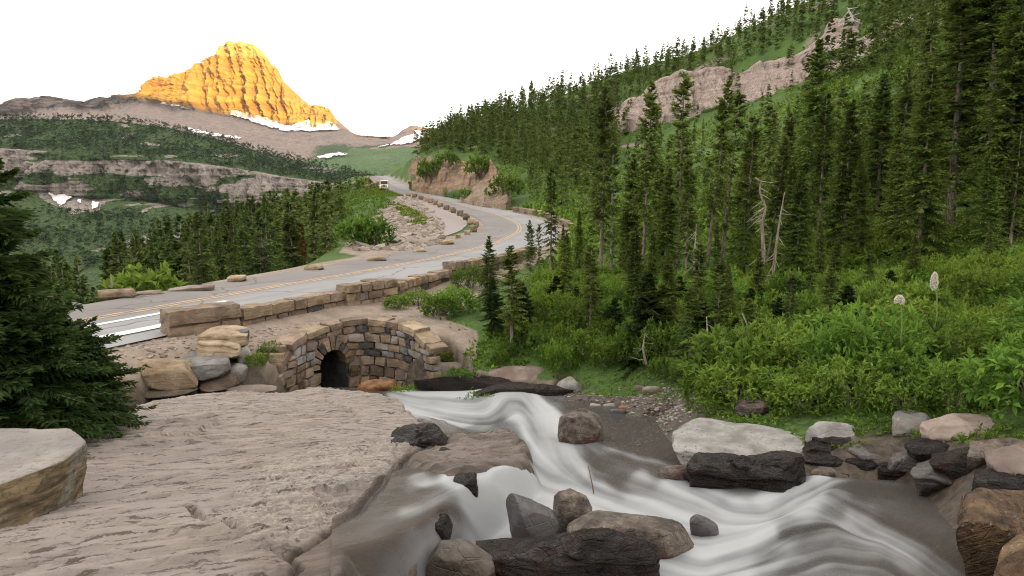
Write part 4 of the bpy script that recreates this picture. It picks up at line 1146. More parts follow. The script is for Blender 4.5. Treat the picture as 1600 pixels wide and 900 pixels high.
# pebbles and gravel on the bar
G = MB(); dv, df = ico(1)
for i in range(1900):
    if i < 900:
        u, v = random.gauss(1045, 34), random.gauss(646, 10)
    else:
        u, v = random.uniform(880, 1100), random.gauss(628, 11)
    p = on_plane(u, v, WP_C + .15, WP_G)
    z = float(ground_quick(p[0], p[1]))
    s = random.choice((.012, .018, .022, .035)) * random.uniform(.7, 1.5)
    G.put(dv * np.array((s, s * random.uniform(.6, 1), s * .55)) * (1 + .2 * RNG.standard_normal((len(dv), 1))) + (p[0], p[1], z + .002), F3=df, a=random.random())
m = NT('river_pebbles')
t = m.attr('tint')
c = m.n('ValToRGB', None, Fac=t)
for e, col in zip((0, .3, .6, .85), ((.13, .095, .075), (.18, .155, .135), (.29, .265, .24), (.10, .095, .092))):
    el = c.color_ramp.elements[0] if e == 0 else c.color_ramp.elements.new(e)
    el.position = e; el.color = (*col, 1)
c.color_ramp.interpolation = 'CONSTANT'
add('pebbles', G.mesh('pebbles', m.done(c.outputs[0], .7, None, .3), True), kind='stuff')

# ================================================================== DRY AND MORTARED STONE WALLS
def stone_arrays(L, D, H, seed, rough=.03, cell=.13, rnd=.10):
    nx, ny, nz = (max(2, min(9, int(round(k / cell)))) for k in (L, D, H))
    Vs, Fs, n = [], [], 0
    def face(na, nb, f):
        nonlocal n
        a, b = np.meshgrid(np.linspace(-1, 1, na + 1), np.linspace(-1, 1, nb + 1), indexing='ij')
        Vs.append(np.stack(f(a.ravel(), b.ravel()), -1)); Fs.append(grid_faces(na + 1, nb + 1) + n); n += a.size
    one = lambda a: np.ones_like(a)
    face(nx, nz, lambda a, b: (a, -one(a), b)); face(nx, nz, lambda a, b: (-a, one(a), b))
    face(ny, nz, lambda a, b: (one(a), a, b)); face(ny, nz, lambda a, b: (-one(a), -a, b))
    face(nx, ny, lambda a, b: (a, b, one(a))); face(nx, ny, lambda a, b: (-a, b, -one(a)))
    V = np.concatenate(Vs)
    q = np.abs(V) ** 5
    cut = q[:, 0] * q[:, 1] + q[:, 1] * q[:, 2] + q[:, 0] * q[:, 2]
    S = np.array((L, D, H)) / 2
    Vw = V * S - V * np.minimum(.35 * S.min(), rnd * .5 + .2 * S.min() * 0)[None] * (np.clip(cut, 0, 1.6) * .22)[:, None]
    w = V * S * 1.0 + seed * 5.3
    nz_ = np.stack([fbm(w[:, 0] / .22, w[:, 1] / .22, w[:, 2] / .22, octv=3, seed=seed + k) for k in (0, 11, 23)], -1)
    Vw = Vw + nz_ * rough * 1.6 * np.minimum(1.0, S / .2)
    return Vw, np.concatenate(Fs)

def place(V, rz, ry=0.0, loc=(0, 0, 0)):
    cy_, sy_ = math.cos(ry), math.sin(ry)
    V = V @ np.array([[cy_, 0, -sy_], [0, 1, 0], [sy_, 0, cy_]]).T
    ca, sa_ = math.cos(rz), math.sin(rz)
    return V @ np.array([[ca, sa_, 0], [-sa_, ca, 0], [0, 0, 1]]) + np.asarray(loc)

def stone_obj(parent, L, D, H, rz, ry, loc, mat, seed, name='stone', **kw):
    V, F = stone_arrays(L, D, H, seed, **kw)
    V = place(V, rz, ry)
    o = add(name, mesh_np(name, V, F, mat, False), parent)
    o.location = np.asarray(loc) - np.array(parent.location)
    return o

WALLM = [BROWN, TAN, BROWN, SLATE, PINK, TAN, BROWN, BROWN]
MORTAR = None
m = NT('wall_mortar'); n = m.noise(20, 4)
MORTAR = m.done(m.mix(n, (.17, .135, .105), (.27, .225, .185)), .95, m.bump(n, .6, .02), .1)

def wall_run(label, p0, p1, courses, thick, seed, widths=(.35, .8), big_first=False, group='low stone walls along the road'):
    """p0,p1: front top edge; courses: heights from the top down"""
    p0, p1 = np.asarray(p0), np.asarray(p1)
    rnd = random.Random(seed)
    e = p1 - p0; L = math.hypot(e[0], e[1]); rz = math.atan2(e[1], e[0]); ry = math.atan2(e[2], L)
    back = np.array((-e[1], e[0], 0)) / L
    tot = sum(courses)
    base = (p0 + p1) / 2 - (0, 0, tot)
    w = thing('stone_wall', label, 'stone wall', tuple(base), 0, group)
    mb = MB(); mb.box((0, 0, 0), (L - .06, thick - .12, tot - .05))
    V = place(mb.V[0], rz, ry, (p0 + p1) / 2 + back * thick / 2 - (0, 0, tot / 2) - base)
    add('core', mesh_np('core', V, mb.F4[0], MORTAR), w)
    zt = 0
    for ci, h in enumerate(courses):
        x = 0.0
        while x < L - .04:
            wd = rnd.uniform(*widths) * (1.25 if ci == 0 else 1)
            if big_first and ci == 0: wd = L * .96
            if L - x - wd < widths[0] * .6: wd = L - x
            f = (x + wd / 2) / L
            dz = rnd.uniform(-.02, .03) if ci == 0 else 0
            d = thick + (.05 if ci == 0 else rnd.uniform(-.05, .04))
            c = p0 + e * f + back * (thick / 2) + np.array((0, 0, -zt - h / 2 + dz)) - back * (.03 if ci == 0 else 0)
            mt = (TAN if rnd.random() < .45 else BROWN) if ci == 0 else rnd.choice(WALLM)
            stone_obj(w, wd - .025, d, h - .02 + dz, rz + rnd.uniform(-.02, .02), ry, c, mt, rnd.randrange(9999), rough=.035 if ci == 0 else .028)
            x += wd
        zt += h
    return w

wall_run('tall end block of the road wall, pale flat top, nearest the boulder heap', at_z(262, 489, -2.86), at_z(376, 475, -2.86), (.36, .34), .62, 1, (.8, 1.4), True)
wall_run('low stretch of road wall right behind the culvert', at_z(379, 484, -3.04), at_z(543, 453, -3.04), (.30, .42), .5, 2)
wall_run('raised stretch of road wall between the two low ones', at_z(543, 446, -2.86), at_z(621, 434, -2.86), (.28, .28, .40), .55, 3)
wall_run('second low stretch of road wall, greenery at its foot', at_z(623, 441, -3.04), at_z(706, 420, -3.04), (.30, .45), .5, 4)
wall_run('far raised stretch of road wall with a bush before it', at_z(706, 411, -2.80), at_z(768, 402.5, -2.80), (.32, .3, .4), .55, 5)
wall_run('farthest stretch of the near road wall, partly hidden by firs', at_z(769, 404, -2.95), at_z(838, 385, -2.95), (.30, .45), .5, 6)
# outer wall of the bend, in pinkish stone
WALLM = [PINK, TAN, PINK, TAN]
wall_run('low pinkish wall on the far outer side of the bend, left stretch', W(801, 323, 96), W(848, 330, 86), (.5, .6), .7, 7, (.9, 1.8))
wall_run('low pinkish wall on the outer side of the bend, right stretch', W(848, 331, 86), W(892, 350, 64), (.5, .7), .7, 8, (.9, 1.6))
WALLM = [BROWN, TAN, BROWN, SLATE, PINK, TAN, BROWN, BROWN]
wall_run('short dark guard wall beside the parked vintage car', W(574, 289.5, 168), W(592, 283.5, 185), (.5, .5), .6, 9, (1.2, 2.0))

# ---- stones along the valley edge of the road and the kerb of the path
def loose(label, u, v, w, h, Y, mat, seed, deep=.55, name='guard_stone', group='stones edging the road', rz=None):
    p = W(u, v, Y)                      # middle of its foot
    L, H = w / FPX * Y, h / FPX * Y
    Vv, Ff, c = hull_rock(np.array([(x * L / 2, y * deep / 2, z) for x in (-1, 1) for y in (-1, 1) for z in (-.25, H)]) * [1, 1, 1], seed=seed, k=4, p=10, rough=.07, layer=.02, lscale=.12)
    a = (math.atan2(1, .45) if rz is None else rz)
    o = add(name, mesh_np(name, Vv, Ff, mat, True), None, None, label, 'stone', group, loc=tuple(p + (0, 0, c[2])))
    o.rotation_euler = (0, 0, a)
    return o
def px_stone(label, px, Y, mat, seed, depth=.6, name='guard_stone'):
    Y = float(at_z(np.mean([p[0] for p in px]), max(p[1] for p in px) - 1, -3.42)[1])
    return rock(label, face_pts(px, Y, depth, .95), mat, name, 'stone', 'stones edging the road', seed=seed, k=4, p=40, rough=.03, layer=.015, lscale=.12, facets=3)
px_stone('long dark-sided slab with a flat top on the valley side of the road', [(152, 454), (208, 450), (214, 458), (206, 466), (153, 468)], 24.6, TAN, 201)
px_stone('square tan block on the valley side of the road', [(354, 433), (358, 430), (384, 429), (385, 439), (355, 443)], 28.8, TAN, 202)
px_stone('small tan block on the road edge before the dark firs', [(475, 418), (480, 414), (502, 413), (505, 421), (476, 425)], 33.2, TAN, 203)
px_stone('rounded yellowish block on the road edge below the leafy bushes', [(574, 405), (584, 401), (601, 400), (604, 406), (576, 411)], 38.5, TAN, 204)
px_stone('low pale ledge of rock on the road edge, left of the square block', [(262, 454), (300, 445), (336, 444), (334, 450), (268, 458)], 26.9, PINK, 205)
px_stone('thin grey ledge beside the long dark-sided slab', [(214, 458), (250, 453), (256, 457), (216, 463)], 25.5, PINK, 206)
px_stone('flat stone at the lower mouth of the gravel path', [(645, 391), (662, 388), (666, 392), (648, 397)], 44.5, TAN, 207)
px_stone('thick tan slab at the mouth of the gravel path', [(686, 379), (694, 375), (708, 374), (710, 379), (690, 385)], 48.5, TAN, 208)
KERB = [(716, 371, 9, 5, 51), (730, 365, 10, 5, 55), (740, 358, 11, 6, 59), (744, 352, 9, 7, 63), (737, 347, 11, 6, 67), (729, 340, 11, 7, 72), (719, 334, 10, 6, 77), (707, 329.5, 11, 6, 82), (697, 325, 10, 4.5, 87), (688, 321, 9, 5, 92), (680, 317.5, 8, 4.5, 97),
        (673, 315, 9, 5.5, 102), (666, 312, 8, 5, 107), (658, 309.5, 8, 4, 112), (648, 306.5, 8, 4, 120), (638, 304, 8, 3.5, 128)]
ORD = ['first', 'second', 'third', 'fourth', 'fifth', 'sixth', 'seventh', 'eighth', 'ninth', 'tenth', 'eleventh', 'twelfth', 'thirteenth', 'fourteenth', 'fifteenth', 'last']
for i, (u, v, w, h, Y) in enumerate(KERB):
    i0 = road_arc_at(u + 30, v)
    o = loose('%s kerb stone between road and gravel path, counted from the near mouth' % ORD[i], u, v, w, h, Y, [TAN, PINK, TAN, BROWN, TAN][i % 5], 220 + i, .8, 'kerb_stone', 'kerb stones along the gravel path', rz=0)

# ---- culvert head wall
def head_at(f):
    """point on the top edge at arc fraction f, tangent and inward normal"""
    i = min(max(f, 0), .9999) * (len(HEAD) - 1); k = int(i); p = HEAD[k] * (1 - (i - k)) + HEAD[k + 1] * (i - k)
    t_ = HEAD[min(k + 2, len(HEAD) - 1), :2] - HEAD[max(k - 2, 0), :2]; t_ = t_ / np.linalg.norm(t_)
    return p, t_, np.array((-t_[1], t_[0]))
HLEN = float(np.linalg.norm(np.diff(HEAD[:, :2], axis=0), axis=1).sum())
fa = AI / (len(HEAD) - 1.0)
AHW, ASPR = .44, .52                       # half width of the arch and height of its springing above the water
pa, ta, na = head_at(fa)
zfoot = wplane([(521, 613)])[0]; ZF = -5.06
cul = thing('stone_culvert', 'curved stone head wall with a dark arched culvert mouth under the road', 'culvert', (pa[0], pa[1], ZF))
base = np.array((pa[0], pa[1], ZF))
ns, nt = 90, 30
Vb = []
for i in range(ns):
    p, t_, n_ = head_at(i / (ns - 1))
    for j in range(nt):
        z = ZF - .5 + (p[2] - .03 - ZF + .5) * j / (nt - 1)
        Vb.append((p[0] + n_[0] * .07, p[1] + n_[1] * .07, z))
Vb = np.array(Vb)
sarc = np.repeat((np.linspace(0, 1, ns) - fa) * HLEN, nt)
zr = Vb[:, 2] - ZF
ro = AHW + .14
inside_arch = (np.abs(sarc) < ro) & ((zr < ASPR) | (np.hypot(sarc, zr - ASPR) < ro))
ii = inside_arch.reshape(ns, nt)
keepb = ~(ii[:-1, :-1] & ii[1:, 1:] & ii[1:, :-1] & ii[:-1, 1:])
add('mortar', mesh_np('mortar', Vb - base, grid_faces(ns, nt, keepb), MORTAR), cul)
# barrel
th = np.concatenate([[0], np.linspace(0, math.pi, 15), [math.pi]])
prof = np.array([(AHW * 1.06 * math.cos(a), ASPR + AHW * 1.06 * math.sin(a)) for a in th]); prof[0] = (AHW * 1.06, -.5); prof[-1] = (-AHW * 1.06, -.5)
rings = []
for k, dd in enumerate(np.linspace(.0, 16, 20)):
    rings.append([(pa[0] + ta[0] * s_ + na[0] * dd, pa[1] + ta[1] * s_ + na[1] * dd, ZF + z_ - .02 * dd) for s_, z_ in prof * (1 + .03 * math.sin(k * 2.1))])
Vt = np.array(rings).reshape(-1, 3) - base
nn_ = len(prof)
floor_f = [[k * nn_, k * nn_ + nn_ - 1, (k + 1) * nn_ + nn_ - 1, (k + 1) * nn_] for k in range(19)]
endcap = [[19 * nn_ + q for q in (0, k, k + 1)] for k in range(1, nn_ - 1)]
add('tunnel', mesh_np('tunnel', Vt, [np.vstack([grid_faces(20, nn_), floor_f]), np.array(endcap)], SLATE), cul)
rw = random.Random(5)
HM = [BROWN, BROWN, TAN, BROWN, PINK, BROWN, SLATE, BROWN, TAN]
# voussoirs
nv = 11
for k in range(nv):
    a = math.pi * (k + .5) / nv
    rl = .33 + rw.uniform(-.05, .07)
    rc = AHW + rl / 2
    V, F = stone_arrays(.46 * math.pi / nv * 2 * .5 * 1.12, .34, rl, 300 + k, .014, .09, .03)
    V[:, 0] *= 1 + .30 * V[:, 2] / (rl / 2)            # wedge
    ca, sa_ = math.cos(math.pi / 2 - a), math.sin(math.pi / 2 - a)
    V = V @ np.array([[ca, 0, -sa_], [0, 1, 0], [sa_, 0, ca]])
    V = V + (rc * math.cos(a), 0, ASPR + rc * math.sin(a))
    Q = np.stack([ta[0] * V[:, 0] + na[0] * (V[:, 1] + .10), ta[1] * V[:, 0] + na[1] * (V[:, 1] + .10), V[:, 2]], -1)
    add('arch_stone', mesh_np('arch_stone', Q, F, [BROWN, TAN, BROWN, SLATE, BROWN, BROWN, TAN, SLATE][k % 8]), cul)
# rubble courses
z = -.35
ztop_at = lambda f: head_at(f)[0][2] - ZF
row = 0
while z < 1.62:
    h = rw.uniform(.17, .30)
    x = -fa * HLEN + rw.uniform(-.1, 0)
    while x < (1 - fa) * HLEN:
        wd = rw.uniform(.2, .52)
        cxs = x + wd / 2
        f = fa + cxs / HLEN
        if 0 <= f <= 1:
            zc = z + h / 2 + rw.uniform(-.03, .03)
            top = ztop_at(f) - .13
            hh = min(h, (top - z))
            near_arch = (abs(cxs) - wd * .42 < AHW + .30 and (zc < ASPR and abs(cxs) - wd * .42 < AHW + .02)) or math.hypot(max(abs(cxs) - wd * .35, 0), max(zc - ASPR, 0)) < AHW + .24 and zc >= ASPR
            if near_arch and hh > .09:          # cut the stone back to the ring of the arch
                dz_ = zc - ASPR
                lim_ = AHW + .04 if dz_ < -.08 else math.sqrt(max((AHW + .31) ** 2 - dz_ ** 2, 0))
                if cxs > 0 and x + wd - lim_ > .13: wd2 = x + wd - lim_; cxs = lim_ + wd2 / 2; near_arch = False
                elif cxs < 0 and -lim_ - x > .13: wd2 = -lim_ - x; cxs = x + wd2 / 2; near_arch = False
                f = fa + cxs / HLEN
            else: wd2 = wd
            if hh > .09 and not near_arch:
                p, t_, n_ = head_at(f)
                V, F = stone_arrays(wd2 - .035, .26, hh - .03, rw.randrange(9999), .022, .12, .07)
                V[:, 2] += V[:, 0] * rw.uniform(-.16, .16)
                V[:, 0] += V[:, 2] * rw.uniform(-.25, .25)
                o_ = rw.uniform(.06, .12)
                ang_ = math.atan2(t_[1], t_[0])
                Q = place(V, ang_, 0, (p[0] + n_[0] * o_ - base[0], p[1] + n_[1] * o_ - base[1], z + hh / 2))
                mt = rw.choice(HM)
                if zc > .65 and cxs > 1.2 and rw.random() < .5: mt = GREY
                if zc < .35 and abs(cxs) > .4 and rw.random() < .35: mt = ORANGE
                if cxs < -.7 and zc > .7 and rw.random() < .4: mt = GREY
                add('stone', mesh_np('stone', Q, F, mt), cul)
        x += wd
    z += h; row += 1
# cap course
x = -fa * HLEN
while x < (1 - fa) * HLEN - .05:
    wd = min(rw.uniform(.4, .85), (1 - fa) * HLEN - x)
    f = fa + (x + wd / 2) / HLEN
    p, t_, n_ = head_at(f)
    p2, p1_ = head_at(min(1, f + .05))[0], head_at(max(0, f - .05))[0]
    ry = math.atan2(p2[2] - p1_[2], np.linalg.norm((p2 - p1_)[:2]))
    V, F = stone_arrays(wd - .02, .52, .17 + rw.uniform(-.02, .04), rw.randrange(9999), .025, .13, .06)
    Q = place(V, math.atan2(t_[1], t_[0]), ry, (p[0] + n_[0] * .2 - base[0], p[1] + n_[1] * .2 - base[1], p[2] - ZF - .05))
    add('cap_stone', mesh_np('cap_stone', Q, F, TAN if f > .78 else rw.choice([SLATE, BROWN, BROWN, BROWN, TAN])), cul)
    x += wd
# ================================================================== PLANTS
def needle_mat(name, dark, light, rnd=.35):
    m = NT(name)
    t = m.attr('tint'); oi = m.objrand()
    n = m.noise(1.3, 3)
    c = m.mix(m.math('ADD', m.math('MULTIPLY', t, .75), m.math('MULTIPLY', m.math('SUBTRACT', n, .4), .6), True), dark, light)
    k = m.n('MapRange', None, Value=oi, To_Min=1 - rnd, To_Max=1 + rnd).outputs[0]
    c = m.mix(1.0, c, k, 'MULTIPLY')
    hs = m.n('HueSaturation', None, Hue=m.n('MapRange', None, Value=m.math('FRACT', m.math('MULTIPLY', oi, 7.3)), To_Min=.485, To_Max=.515).outputs[0], Saturation=1.0, Value=1.0, Color=c)
    return m.done(hs.outputs[0], .75, None, .12, .36)
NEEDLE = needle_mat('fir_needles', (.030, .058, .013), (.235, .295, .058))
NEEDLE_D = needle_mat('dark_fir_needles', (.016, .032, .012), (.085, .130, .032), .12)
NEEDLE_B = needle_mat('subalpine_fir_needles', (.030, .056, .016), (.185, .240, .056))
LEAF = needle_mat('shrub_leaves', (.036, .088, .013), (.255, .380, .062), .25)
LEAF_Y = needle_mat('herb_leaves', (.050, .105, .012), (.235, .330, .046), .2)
RUST = needle_mat('dead_rusty_needles', (.12, .045, .015), (.24, .10, .03), .1)
m = NT('fir_bark')
n = m.noise(5, 5, .6, m.mapped((0, 0, 0), (3, 3, .8)))
BARK = m.done(m.mix(m.ramp(n, .35, .65), (.13, .10, .082), (.30, .245, .205)), .9, m.bump(n, .8, .03), .1)
m = NT('weathered_wood')
n = m.noise(4, 5, .6, m.mapped((0, 0, 0), (4, 4, .6)))
DEADW = m.done(m.mix(m.ramp(n, .35, .65), (.15, .12, .10), (.29, .25, .215)), .85, m.bump(n, .8, .02), .15)
m = NT('silver_wood'); n = m.noise(6, 4)
SILVER = m.done(m.mix(n, (.42, .41, .40), (.62, .61, .60)), .8)

def norm(a): return a / (np.linalg.norm(a, axis=-1, keepdims=True) + 1e-9)

def fir_arrays(seed, H=10.0, Rb=1.5, nb=240, clear=.06, T=14, tl=.34, tw=.09, rolls=1, sparse_low=0.0, droop=.35, ragged=.35, power=.8, dead=0):
    r = np.random.default_rng(seed)
    t = np.sort(r.random(nb) ** .92)
    if sparse_low:
        keep = r.random(nb) < np.clip((t - .0) / sparse_low, .08, 1)
        t = t[keep]
    B = len(t)
    # branches sit in loose whorls
    t = np.clip(np.round(t * 38) / 38 + r.normal(0, .006, B), .0, .995)
    h = H * (clear + (1 - clear) * t)
    L = Rb * ((1 - t) ** power) * (1 - ragged + 2 * ragged * r.random(B)) + .10 * Rb
    if sparse_low: L = L * (.55 + .45 * np.clip(t / sparse_low, 0, 1))
    az = r.random(B) * 2 * math.pi
    el = np.radians(-14 + 48 * t ** 1.6 + r.normal(0, 11, B))
    S = np.linspace(0.12, 1.0, T) if T > 1 else np.array([.35])
    dirh = np.stack([np.cos(az), np.sin(az), np.zeros(B)], -1)
    bend = -droop * (1 - t) * L
    s = S[None, :]
    P = dirh[:, None] * (s * L[:, None] * np.cos(el)[:, None])[..., None]
    P[..., 2] = h[:, None] + s * (L * np.sin(el))[:, None] + bend[:, None] * (s ** 1.5 - .55 * s ** 3)
    ax = norm(np.gradient(P, axis=1)) if T > 1 else norm(P - np.stack([P[..., 0] * 0, P[..., 0] * 0, h[:, None] + P[..., 0] * 0], -1))
    side = np.stack([-np.sin(az), np.cos(az), np.zeros(B)], -1)[:, None] * np.ones((B, T, 1))
    Vs, A = [], []
    for rl in range(rolls):
        for sg in (1, -1, 0):
            ln = tl * (1.15 - .65 * s) * (.6 + .8 * r.random((B, T))) * np.clip(L[:, None] / (Rb * .5), .35, 1.1)
            if sg == 0:
                d = norm(ax + np.stack([r.normal(0, .25, (B, T)), r.normal(0, .25, (B, T)), .25 + r.normal(0, .3, (B, T))], -1)); ln = ln * .8
            else:
                d = norm(ax * (.55 + .3 * r.random((B, T, 1))) + sg * side * (.75 + .4 * r.random((B, T, 1))) + np.stack([r.normal(0, .1, (B, T))] * 2 + [-.12 + r.normal(0, .22, (B, T))], -1))
            wd = norm(np.cross(d, np.array([0, 0, 1.0]) + r.normal(0, .45 + .5 * rl, (B, T, 3))))
            w = tw * (.7 + .6 * r.random((B, T)))
            p0 = P + r.normal(0, .012, P.shape)
            a = p0; b = p0 + d * (ln * .45)[..., None] + wd * w[..., None] * .5; c = p0 + d * ln[..., None]; e = p0 + d * (ln * .45)[..., None] - wd * w[..., None] * .5
            c = c - np.array([0, 0, 1.0]) * (ln * .12)[..., None]
            Vs.append(np.stack([a, b, c, e], 2).reshape(-1, 3))
            tint = np.clip(.15 + .5 * s + r.normal(0, .2, (B, T)), 0, 1)  # paler tips are new growth; the contrast also paints in highlights and dark gaps
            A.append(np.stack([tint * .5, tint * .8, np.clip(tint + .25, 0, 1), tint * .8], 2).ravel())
    V = np.concatenate(Vs); A = np.concatenate(A)
    F = np.arange(len(V)).reshape(-1, 4)
    tm = MB()
    zz = np.linspace(0, H * .985, 9)
    wob = np.cumsum(r.normal(0, H * .0015, (9, 2)), 0); wob -= wob[0]
    tm.tube(np.stack([wob[:, 0], wob[:, 1], zz - .25 * (zz == 0)], -1), H * .0145 * (1 - .93 * zz / H) + .006, 7)
    for i in r.choice(B, min(B, 70), False):
        tm.tube(np.stack([P[i, 0] * (0, 0, 1), P[i, T // 2], P[i, -1]]), (.016 * H / 10 + .004, .008, .003), 3, cap=False)
    for k in range(dead):
        a = r.random() * 6.28; zk = H * (.04 + .35 * r.random()); l = H * .06 * (.5 + r.random())
        tm.tube([(0, 0, zk), (math.cos(a) * l * .6, math.sin(a) * l * .6, zk - l * .1), (math.cos(a) * l, math.sin(a) * l, zk - l * .45)], (.016, .009, .003), 3, cap=False)
    return V, F, A, tm

FIRS = {}
def fir_kind(key, mat=None, bark=None, **kw):
    V, F, A, tm = fir_arrays(**kw)
    FIRS[key] = (mesh_np('crown', V, F, mat or NEEDLE, False, {'tint': A}), tm.mesh('trunk', bark or BARK, True), kw.get('H', 10.0), (V, F, A))

for i in range(4): fir_kind(('full', i), seed=500 + i, nb=270 + 20 * i, Rb=1.55 + .12 * (i % 3), T=13)
for i in range(3): fir_kind(('tall', i), seed=520 + i, nb=190, Rb=1.2, T=12, clear=.12, sparse_low=.55, ragged=.5, power=.45, dead=26)
for i in range(2): fir_kind(('bare', i), seed=530 + i, nb=170, Rb=.95, T=12, clear=.10, sparse_low=.75, ragged=.55, power=.35, tl=.3, dead=34)
for i in range(4): fir_kind(('mid', i), seed=540 + i, mat=NEEDLE_B, nb=130, Rb=1.35 + .15 * (i % 2), T=6, tl=.55, tw=.17, ragged=.4)
for i in range(3): fir_kind(('far', i), seed=550 + i, mat=NEEDLE_B, nb=52, Rb=1.35, T=3, tl=.95, tw=.34, ragged=.4)
fir_kind(('rust', 0), seed=560, mat=RUST, nb=150, Rb=1.1, T=7, tl=.5, tw=.14)
for i in range(2): fir_kind(('young', i), seed=570 + i, mat=NEEDLE_D, H=3.0, nb=175, Rb=1.0, T=24, tl=.19, tw=.042, rolls=2, clear=.02, droop=.5, power=.8, ragged=.5, dead=12)
fir_kind(('bushy', 0), seed=575, mat=NEEDLE_D, H=1.6, nb=190, Rb=1.0, T=22, tl=.17, tw=.038, rolls=2, clear=.0, droop=.3, power=.45)

def fir(key, base, H, label, group=None, lean=(0, 0), rz=None, wide=1.0, name='fir_tree', parts=True, cat='tree'):
    cr, tr, h0, _ = FIRS[key]
    t = bpy.data.objects.new(name, None); COL.objects.link(t)
    t.empty_display_size = .2
    s = H / h0
    t.location = base
    t.scale = (s * wide, s * wide, s)
    t.rotation_euler = (lean[1], lean[0], random.uniform(0, 6.28) if rz is None else rz)
    tag(t, label, cat, group)
    add('trunk', tr, t); add('crown', cr, t)
    return t

def fir_px(key, u, v_top, Y, label, group=None, u_top=None, wide=1.0, v_base=None):
    """a fir standing at distance Y in the column u, its tip at height v_top"""
    x = float(W(u, 400, Y)[0])
    for _ in range(3):
        z = float(ground_quick(x, Y)); uu, vv = proj(np.array((x, Y, z))); x += (u - float(uu)) / FPX * Y
    if v_base is not None: z = float(W(u, v_base, Y)[2])
    top = W(u if u_top is None else u_top, v_top, Y)
    H = float(top[2]) - z
    lean = math.atan2(float(top[0]) - x, H) if u_top is not None else random.uniform(-.015, .015)
    t = fir(key, (x, Y, z - .1), H + .1, label, group, (lean, 0), wide=wide)
    if u_top is not None: t.rotation_euler = (0, lean, 0)
    return t

# ---- the dark firs at the left edge
z0 = lambda x, y: float(slab_z(np.array([x]), np.array([y]), False)[0][0])
for key, u, vb, Y, vt, wide, lab in ((('young', 0), 6, 690, 6.6, 218, .95, 'tallest dark fir at the left edge, rising out of the fir thicket'), (('young', 1), 20, 672, 7.3, 330, 1.0, 'second dark fir of the thicket, close beside the tallest one'),
                                     (('young', 0), 62, 662, 7.3, 405, 1.05, 'shorter dark fir of the thicket, its tip before the road'), (('bushy', 0), 104, 657, 7.5, 520, 1.05, 'low spreading fir at the right side of the thicket, above the slab'),
                                     (('bushy', 0), 40, 668, 6.5, 505, 1.0, 'low bushy fir right behind the big flat boulder'), (('bushy', 0), 160, 642, 8.5, 574, .8, 'smallest fir tuft, right end of the thicket'), (('young', 1), -90, 700, 6.0, 380, 1.3, 'dark fir cut by the left edge above the big flat boulder')):
    b = W(u, vb, Y); top = W(u, vt, Y)
    fir(key, tuple(b), float(top[2] - b[2]), lab, 'dark firs at the left edge', wide=wide * (1.0 if key[0] == 'young' else 1.15), name='fir_shrub' if key[0] == 'bushy' else 'fir_tree', rz=u * .1)

# ---- the firs one can tell apart on the right bank
HERO = [(('tall', 0), 828, 345, 828, 26, 'small slim fir, left one of the three in front of the bend', 1.1), (('bare', 0), 842, 352, 842, 27, 'thin short fir between the two others in front of the bend', 1.0),
        (('tall', 1), 860, 262, 863, 29, 'tall slim fir with bare lower trunk, right one of the three before the bend', .9), (('tall', 2), 938, 140, 948, 30, 'tall fir with pale bare trunk, first of the high row right of the bend', .95),
        (('bare', 1), 955, 230, 958, 27, 'half-bare fir trunk leaning against the first tall one', 1.2), (('tall', 0), 1003, 128, 1019, 29, 'tall fir with long straight bare trunk, second of the high row', .95),
        (('bare', 0), 1058, 118, 1070, 31, 'thin tall fir before the meadow, third of the high row', 1.1), (('tall', 1), 1072, 250, 1078, 26, 'stout fir with dense skirt under the thin tall one', 1.15),
        (('tall', 2), 1104, 128, 1140, 30, 'leaning tall fir below the cliff, fourth of the high row', .95), (('bare', 1), 1128, 150, 1155, 31, 'second leaning trunk beside the fourth tall fir', 1.2),
        (('full', 0), 1160, 300, 1165, 24, 'full young fir left of the dead grey trunk', 1.0), (('tall', 0), 1196, 215, 1228, 25, 'leaning fir with reddish trunk just right of the dead grey one', 1.0),
        (('full', 1), 1280, 345, 1282, 18, 'bright green small fir before the dense wood', .9), (('full', 2), 1340, 250, 1345, 23, 'broad fir in the dense wood, above the left white flower', 1.0),
        (('full', 3), 1400, 195, 1405, 24, 'dense dark fir with stubby dead twigs at its foot', 1.0), (('tall', 1), 1484, -30, 1512, 25, 'tallest fir of the dense wood, lichened trunk out of the top', 1.35),
        (('tall', 2), 1540, -60, 1560, 24, 'tall dark fir next to the tallest, also out of the top', 1.3), (('full', 0), 1592, 60, 1600, 22, 'dark fir cut by the right edge', 1.15), (('full', 1), 1235, 255, 1240, 24, 'fir with drooping tiers right of the leaning reddish trunk', 1.0),
        (('full', 2), 1455, 210, 1450, 22, 'fir standing behind the taller white flower spike', 1.0), (('full', 3), 1545, 235, 1545, 20, 'low dense fir under the two tallest ones', 1.0),
        (('full', 0), 1120, 345, 1120, 22, 'dark young fir at the foot of the leaning pair', 1.0), (('full', 1), 1020, 360, 1020, 22, 'dark young fir under the second tall one', 1.1), (('full', 3), 905, 330, 905, 32, 'pale green fir just right of the bend', 1.1),
        (('full', 2), 975, 325, 975, 33, 'fir between the first and second of the high row', 1.1), (('full', 0), 880, 350, 880, 34, 'small fir behind the slim three', 1.0)]
for key, u, vt, ut, Y, lab, wd in HERO: fir_px(key, u, vt, Y, lab, None, ut, wd * (.78 if u < 1230 else .95))
